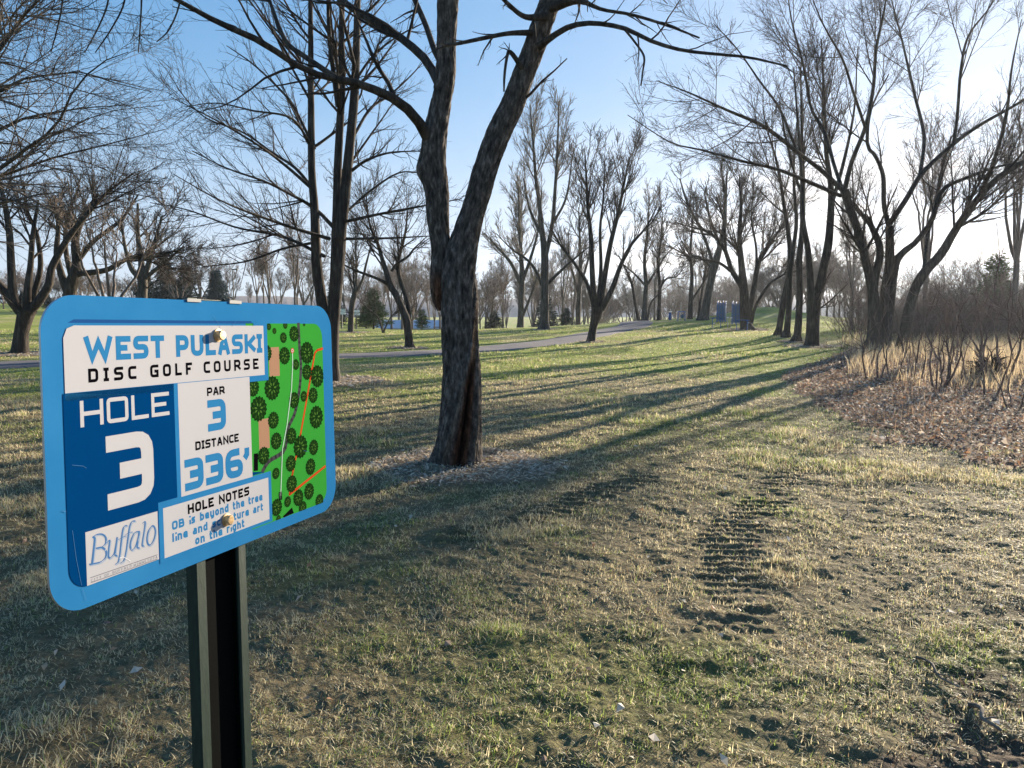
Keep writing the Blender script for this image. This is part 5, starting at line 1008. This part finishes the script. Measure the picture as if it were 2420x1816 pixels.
# ------------------------------------------------------------------ small built things
class MBx:
    def __init__(s): s.V = []; s.Q = []; s.n = 0
    def box(s, c, d, rz=0, top=1.0):
        x, y, z = [k / 2 for k in d]; ca, sa = math.cos(rz), math.sin(rz)
        for zz_, f in ((-z, 1), (z, top)):
            for px, py in ((-x, -y), (x, -y), (x, y), (-x, y)):
                px *= f; py *= f; s.V.append((c[0] + px * ca - py * sa, c[1] + px * sa + py * ca, c[2] + zz_))
        b = s.n; s.Q += [b, b + 3, b + 2, b + 1, b + 4, b + 5, b + 6, b + 7, b, b + 1, b + 5, b + 4, b + 1, b + 2, b + 6, b + 5, b + 2, b + 3, b + 7, b + 6, b + 3, b, b + 4, b + 7]; s.n += 8; return s
    def tube(s, pts, r, S=8, close=False):
        P = np.array(pts, float)[None]; rr = (np.ones(len(pts)) * r)[None] if np.isscalar(r) else np.array(r)[None]
        V, Q = tube_arrays(P, rr, S); s.V += [tuple(v) for v in V]; s.Q += list((Q + s.n).ravel()); s.n += len(V); return s
    def mesh(s, name, m, smooth=False): return np_mesh(name, np.array(s.V), s.Q, np.full(len(s.Q) // 4, 4), m, smooth=smooth)
def sphere(c, r, k=10):
    pr = [(r * math.sin(math.pi * i / 8), -r * math.cos(math.pi * i / 8)) for i in range(9)]
    return [(c[0], c[1], c[2] + z) for _, z in pr], [max(q, .001) for q, _ in pr]
M_BLUEP = mat('blue_powder_coat', (.018, .10, .34), .45, spec=.4); M_PLATE = mat('grey_blue_plate', (.10, .16, .24), .5, .3); M_WHT = mat('white_paint', (.8, .8, .78), .45); M_STEEL = mat('galvanised_steel', (.35, .36, .36), .45, .8); M_DARKP = mat('dark_pole_paint', (.05, .05, .05), .5)
def place(px, D, name, label, cat, group=None):
    x = (px - CX) / F * D; o = empty(name, (x, D, gz(x, D))); tag(o, label, cat, group); return o
def ch(root, name, me): o = bpy.data.objects.new(name, me); COL.objects.link(o); o.parent = root; return o
def tower(px, D, h, r, lab, seed):
    o = place(px, D, 'chime_tower', lab, 'sculpture', 'blue chime towers on the rise'); n = 10
    f = MBx(); p = MBx(); c = MBx()
    for i in range(n):
        a = 2 * math.pi * (i + .5) / n; x, y = r * math.cos(a), r * math.sin(a); f.tube([(x, y, 0), (x, y, h + .06 + .05 * (i % 2))], .018, 6)
        f.tube([(x, y, h + .06 + .05 * (i % 2)), (x, y, h + .17 + .05 * (i % 2))], [.03, .002], 6)
        a2 = 2 * math.pi * (i + 1) / n
        if (i + seed) % 5 != 0: p.box((r * .97 * math.cos(a2), r * .97 * math.sin(a2), h * .53), (.012, r * .5, h * .86), a2)
    for zz_ in (.08, h * .5, h * .82, h):
        pts = [(r * math.cos(2 * math.pi * i / 20), r * math.sin(2 * math.pi * i / 20), zz_) for i in range(21)]; f.tube(pts, .016, 5)
    for i in range(7): a = 2 * math.pi * i / 7; c.tube([(r * .55 * math.cos(a), r * .55 * math.sin(a), .35), (r * .55 * math.cos(a), r * .55 * math.sin(a), h * .9)], .028, 8)
    pl = []
    for k in range(3): c.tube([(0, 0, h * (.2 + .3 * k)), (0, 0, h * (.2 + .3 * k) + .03)], r * .6, 16)
    ch(o, 'frame', f.mesh('frame', M_BLUEP)); ch(o, 'panels', p.mesh('panels', M_PLATE)); ch(o, 'chimes', c.mesh('chimes', M_BLUEP, True))
tower(1703, 47.5, 1.15, .28, 'tall blue ring of metal panels with a spiked crown, the left one of two', 1); tower(1741, 45.5, 1.2, .33, 'tall blue ring of metal panels with a spiked crown beside the broad tree', 3)
def bench_drum(px, D, lab, rz):
    o = place(px, D, 'play_xylophone', lab, 'instrument', 'blue outdoor instruments'); f = MBx(); b = MBx()
    o.scale = (.5, .5, .62)
    for sx in (-.55, .55): f.tube([(sx, 0, 0), (sx, 0, .85)], .04, 8).tube([(sx, 0, .8), (sx * .6, 0, .92)], .03, 6)
    f.tube([(-.75, -.12, .88), (0, -.1, .93), (.75, -.12, .88)], .03, 6).tube([(-.75, .14, .88), (0, .12, .93), (.75, .14, .88)], .03, 6)
    for i in range(9): b.box((-.6 + i * .15, 0, .955), (.10, .5 - .03 * i, .02))
    ch(o, 'frame', f.mesh('frame', M_BLUEP)); ch(o, 'bars', b.mesh('bars', M_PLATE)); o.rotation_euler = (0, 0, rz)
bench_drum(1692, 43.5, 'low blue outdoor xylophone in front of the left tower', .3); bench_drum(1752, 41.5, 'low blue outdoor xylophone in front of the right tower', -.2)
for px, D, h, lab in [(1718, 43, 1.12, 'left white topped post of the pair between the blue towers'), (1726, 43, 1.1, 'right white topped post of the pair between the blue towers'), (1686, 42.5, .6, 'short white topped post by the left blue xylophone'), (1766, 41.0, .8, 'thin blue post at the foot of the broad tree')]:
    o = place(px, D, 'mushroom_drum', lab, 'instrument', 'white topped drum posts'); o.scale = (.55, .55, .55); ch(o, 'post', MBx().tube([(0, 0, 0), (0, 0, h - .06)], .03, 8).mesh('post', M_STEEL, True)); P, r_ = sphere((0, 0, h), .1); r_ = [q * 1.2 for q in r_]; ch(o, 'cap', MBx().tube([(p[0], p[1], h + (p[2] - h) * .55) for p in P], r_, 12).mesh('cap', M_WHT if '766' not in str(px) else M_BLUEP, True))
o = place(1582, 55, 'tall_drum', 'blue drum post with a white domed lid right of the path', 'instrument'); o.scale = (.5, .5, .42); ch(o, 'body', MBx().tube([(0, 0, .1), (0, 0, .5), (0, 0, 1.25)], [.13, .2, .17], 12).mesh('body', M_BLUEP, True)); P, r_ = sphere((.05, 0, 1.4), .24); ch(o, 'lid', MBx().tube([(p[0], p[1], 1.4 + (p[2] - 1.4) * .5) for p in P], r_, 12).mesh('lid', M_WHT, True)); ch(o, 'post', MBx().tube([(.25, 0, 0), (.25, 0, 1.55)], .035, 6).mesh('post', M_STEEL)); ch(o, 'foot', MBx().box((0, 0, .05), (.34, .34, .12)).mesh('foot', M_BLUEP))
o = place(1609, 50, 'swing_frame', 'blue grey tube frame holding a round metal drum near the path', 'instrument'); o.scale = (.5, .5, .6); f = MBx()
for sx in (-.5, .5): f.tube([(sx, -.35, 0), (sx * .86, 0, 1.0)], .035, 6).tube([(sx, .35, 0), (sx * .86, 0, 1.0)], .035, 6)
f.tube([(-.5, 0, 1.0), (.5, 0, 1.0)], .04, 6); ch(o, 'frame', f.mesh('frame', M_BLUEP)); ch(o, 'drum', MBx().tube([(.1, -.15, .5), (.1, -.1, .5), (.1, .1, .5), (.1, .15, .5)], [.02, .24, .24, .02], 14).mesh('drum', M_PLATE)); ch(o, 'post', MBx().tube([(-.05, .2, 0), (-.05, .2, 2.0)], .04, 6).mesh('post', M_STEEL))
# small far tee signs, lamp post, shed, cars
for px, D, lab in [(809, 58, 'small white backed sign on a post at the left of the far pair'), (843, 61, 'small white backed sign on a post at the right of the far pair')]:
    o = place(px, D, 'small_sign', lab, 'sign', 'small far signs'); h = 1.6; ch(o, 'post', MBx().box((0, 0, h * .42), (.09, .09, h * .84)).mesh('post', M_DARKP)); ch(o, 'board', MBx().box((0, -.06, h * .8), (.62, .02, .42)).mesh('board', M_WHT))
o = place(556, 78, 'lamp_post', 'thin dark lamp post rising beyond the sign', 'lamp post'); ch(o, 'pole', MBx().tube([(0, 0, 0), (0, 0, 3), (0, 0, 5)], [.09, .06, .05], 8).mesh('pole', M_DARKP)); ch(o, 'lamp_head', MBx().box((.25, 0, 5.02), (.6, .22, .1)).mesh('lamp_head', M_DARKP))
M_ROOF = mat('pale_blue_metal_roof', (.60, .63, .68), .5, .1); M_WALL = mat('pale_shed_wall', (.42, .44, .48), .7)
x, D = (1000 - CX) / F * 92, 92.0; zt = EYE - 36 / F * 92; gb = gz(x, D); o = empty('storage_shed', (x, D, gb)); tag(o, 'low shed with a pale blue metal roof half hidden beyond the far lawn', 'shed'); hh = max(1.9, zt - gb)
V = []; 
for sx in (-5.5, 5.5): V += [(sx, -2.6, hh - .9), (sx, 0, hh), (sx, 2.6, hh - .9), (sx, -2.6, hh - 1.0), (sx, 0, hh - .1), (sx, 2.6, hh - 1.0)]
ch(o, 'roof', np_mesh('roof', np.array(V), [0, 6, 7, 1, 1, 7, 8, 2, 3, 4, 10, 9, 4, 5, 11, 10, 0, 1, 4, 3, 1, 2, 5, 4, 6, 9, 10, 7, 7, 10, 11, 8, 0, 3, 9, 6, 2, 8, 11, 5], [4] * 10, M_ROOF, smooth=False)); ch(o, 'wall', MBx().box((0, 0, (hh - 1.0) / 2 - .3), (10.4, 4.8, hh - 1.0 + .6 - .02)).mesh('wall', M_WALL)); ch(o, 'door', MBx().box((2, -2.42, .75), (1.0, .06, min(1.5, hh - 1.1))).mesh('door', M_DARKP))
def car(px, D, m, lab, rz):
    o = place(px, D, 'parked_car', lab, 'car', 'cars parked beyond the left field'); ch(o, 'body', MBx().box((0, 0, .62), (4.5, 1.8, .62), 0, .96).box((0, 0, .98), (3.9, 1.7, .14), 0, .9).mesh('body', m)); ch(o, 'cabin', MBx().box((-.2, 0, 1.28), (2.6, 1.55, .5), 0, .78).mesh('cabin', mat('car_glass', (.03, .035, .04), .1)))
    for sx in (-1.4, 1.4):
        for sy in (-.8, .8): ch(o, 'wheel', MBx().tube([(sx, sy - .13, .33), (sx, sy - .1, .33), (sx, sy + .1, .33), (sx, sy + .13, .33)], [.05, .33, .33, .05], 14).mesh('wheel', M_DARKP))
    ch(o, 'roof', MBx().box((-.2, 0, 1.555), (2.02, 1.2, .05)).mesh('roof', m)); o.rotation_euler = (0, 0, rz)
M_SIL = mat('silver_car_paint', (.5, .5, .52), .3, .4)
car(6, 150, M_WHT, 'white car parked farthest left beyond the field', .1); car(52, 155, M_SIL, 'silver car parked beyond the field, right of the white one', -.1); car(-60, 148, M_WHT, 'white car parked past the left edge beyond the field', 0)
# distant wooded hills
a = np.linspace(-38, 50, 500); n = len(a)
hills_m = mat('distant_woods', (.11, .095, .09), 1.0, spec=0); t = NT(hills_m); v = t.coords((.05, .05, .16)); nn = t.noise(v, 1, 5, .7); t.l(t.ramp(nn, [(.3, (.16, .15, .15)), (.7, (.27, .24, .23))]), t.b.inputs['Base Color'])
V = []; loops = []
rows = [(430, -12, 0), (445, 0, .4), (470, 3, .6), (520, 6, .8), (620, 9, .8), (800, -10, 0)]
for rr_, zz_, k in rows:
    x = rr_ * np.sin(np.radians(a)); y = rr_ * np.cos(np.radians(a)); h = zz_ * (.75 + .5 * fbm(a / 9, a * 0, 5)) + k * 2.2 * fbm(a * 3.1, a * 0 + rr_, 8) + k * 1.2 * fbm(a * 11, a * 0 + rr_, 12); V.append(np.stack([x, y, h], -1))
V = np.array(V).reshape(-1, 3); i = np.arange(len(rows) * n).reshape(len(rows), n); Q = np.stack([i[:-1, :-1], i[:-1, 1:], i[1:, 1:], i[1:, :-1]], -1).reshape(-1, 4)
tag(link_mesh('hills', np_mesh('hills', V, Q, np.full(len(Q), 4), hills_m)), 'low wooded hills on the horizon', 'hills', kind='structure')
# ------------------------------------------------------------------ world, sun, camera
SUN_AZ, SUN_EL = R(39.5), R(11.5)
w = bpy.data.worlds.new('World'); bpy.context.scene.world = w; w.use_nodes = True; nt = w.node_tree; bg = nt.nodes['Background']
def N(t, **k):
    nd = nt.nodes.new(t)
    for a_, b_ in k.items(): setattr(nd, a_, b_)
    return nd
sky = N('ShaderNodeTexSky', sky_type='NISHITA', sun_disc=False, sun_elevation=SUN_EL, sun_rotation=SUN_AZ, air_density=1.0, dust_density=.6, ozone_density=2.0, altitude=200)
tc = N('ShaderNodeTexCoord'); sep = N('ShaderNodeSeparateXYZ'); nt.links.new(tc.outputs['Generated'], sep.inputs[0])
def mth(op, a_, b_=None, c_=None):
    m_ = N('ShaderNodeMath', operation=op)
    for i_, v_ in enumerate((a_, b_, c_)):
        if v_ is None: continue
        if isinstance(v_, (int, float)): m_.inputs[i_].default_value = v_
        else: nt.links.new(v_, m_.inputs[i_])
    return m_.outputs[0]
zc = mth('ADD', mth('MAXIMUM', sep.outputs[2], 0), .10); cx_ = mth('DIVIDE', sep.outputs[0], zc); cy_ = mth('DIVIDE', sep.outputs[1], zc)
cmb = N('ShaderNodeCombineXYZ'); nt.links.new(cx_, cmb.inputs[0]); nt.links.new(cy_, cmb.inputs[1])
nz = N('ShaderNodeTexNoise'); nz.inputs['Scale'].default_value = .9; nz.inputs['Detail'].default_value = 7; nz.inputs['Roughness'].default_value = .6; nt.links.new(cmb.outputs[0], nz.inputs['Vector'])
cr = N('ShaderNodeMapRange', interpolation_type='SMOOTHSTEP'); nt.links.new(nz.outputs['Fac'], cr.inputs[0]); cr.inputs[1].default_value = .40; cr.inputs[2].default_value = .66
# clouds live low and towards the sun side
low = N('ShaderNodeMapRange', interpolation_type='SMOOTHSTEP'); nt.links.new(sep.outputs[2], low.inputs[0]); low.inputs[1].default_value = .26; low.inputs[2].default_value = .10
dt = mth('ADD', mth('MULTIPLY', sep.outputs[0], math.sin(SUN_AZ)), mth('MULTIPLY', sep.outputs[1], math.cos(SUN_AZ)))
sd_ = N('ShaderNodeMapRange', interpolation_type='SMOOTHSTEP'); nt.links.new(dt, sd_.inputs[0]); sd_.inputs[1].default_value = .70; sd_.inputs[2].default_value = .95
fac = mth('MULTIPLY', mth('MULTIPLY', cr.outputs[0], low.outputs[0]), mth('MULTIPLY', sd_.outputs[0], .85))
mix = N('ShaderNodeMixRGB'); nt.links.new(fac, mix.inputs[0]); 
hs = N('ShaderNodeHueSaturation'); hs.inputs['Saturation'].default_value = SKY_SAT; nt.links.new(sky.outputs[0], hs.inputs['Color'])
tint = N('ShaderNodeMixRGB', blend_type='MULTIPLY'); tint.inputs[0].default_value = 1; tint.inputs[2].default_value = (*SKY_TINT, 1); 
cs = N('ShaderNodeSeparateColor'); nt.links.new(hs.outputs[0], cs.inputs[0]); cc = N('ShaderNodeCombineColor')
for k_ in range(3): nt.links.new(mth('DIVIDE', mth('MULTIPLY', cs.outputs[k_], SKY_K), mth('ADD', mth('DIVIDE', cs.outputs[k_], SKY_C), 1.0)), cc.inputs[k_])
nt.links.new(cc.outputs[0], tint.inputs[1]); veil = N('ShaderNodeMixRGB'); vf = N('ShaderNodeMapRange', interpolation_type='SMOOTHSTEP'); nt.links.new(sep.outputs[2], vf.inputs[0]); vf.inputs[1].default_value = .30; vf.inputs[2].default_value = -.02; vf.inputs[4].default_value = .75; nt.links.new(vf.outputs[0], veil.inputs[0]); nt.links.new(tint.outputs[0], veil.inputs[1]); veil.inputs[2].default_value = (*VEIL, 1); nt.links.new(veil.outputs[0], mix.inputs[1]); mix.inputs[2].default_value = (*CLOUD, 1)
nt.links.new(mix.outputs[0], bg.inputs['Color']); bg.inputs['Strength'].default_value = SKY_STR
sl = bpy.data.lights.new('sun', 'SUN'); sl.energy = SUN_STR; sl.angle = R(.5); sl.color = (1, .88, .70); so = bpy.data.objects.new('sun', sl); COL.objects.link(so)
sdv = Vector((math.sin(SUN_AZ) * math.cos(SUN_EL), math.cos(SUN_AZ) * math.cos(SUN_EL), math.sin(SUN_EL))); so.rotation_euler = sdv.to_track_quat('Z', 'Y').to_euler(); so.location = (20, 20, 30)
cam = bpy.data.cameras.new('camera'); co = bpy.data.objects.new('camera', cam); COL.objects.link(co); co.location = (0, 0, EYE); co.rotation_euler = (R(90) - PITCH, 0, 0)
cam.sensor_width = 36; cam.lens = 36 * F / 2420; cam.clip_start = .05; cam.clip_end = 3000
sc = bpy.context.scene; sc.camera = co; sc.view_settings.view_transform = 'Standard'; sc.view_settings.look = 'None'; sc.view_settings.exposure = EXPO; sc.view_settings.gamma = 1
sc.cycles.max_bounces = 7; sc.cycles.transparent_max_bounces = 8; sc.cycles.use_denoising = True
if HAZE > 0:
    V = np.array([(x_, y_, z_) for z_ in (-14, 60) for x_, y_ in ((-700, -100), (700, -100), (700, 880), (-700, 880))], float)
    me = np_mesh('haze', V, [0, 3, 2, 1, 4, 5, 6, 7, 0, 1, 5, 4, 1, 2, 6, 5, 2, 3, 7, 6, 3, 0, 4, 7], [4] * 6, None or bpy.data.materials.new('haze_air'), smooth=False)
    m = me.materials[0]; m.use_nodes = True; tr_ = m.node_tree; tr_.nodes.remove(tr_.nodes['Principled BSDF']); pv = tr_.nodes.new('ShaderNodeVolumePrincipled'); pv.inputs['Density'].default_value = HAZE; pv.inputs['Color'].default_value = (.85, .9, 1, 1); pv.inputs['Anisotropy'].default_value = .5
    tr_.links.new(pv.outputs[0], tr_.nodes['Material Output'].inputs['Volume']); tag(link_mesh('haze', me), 'thin haze in the air over the whole park', 'haze', kind='stuff')
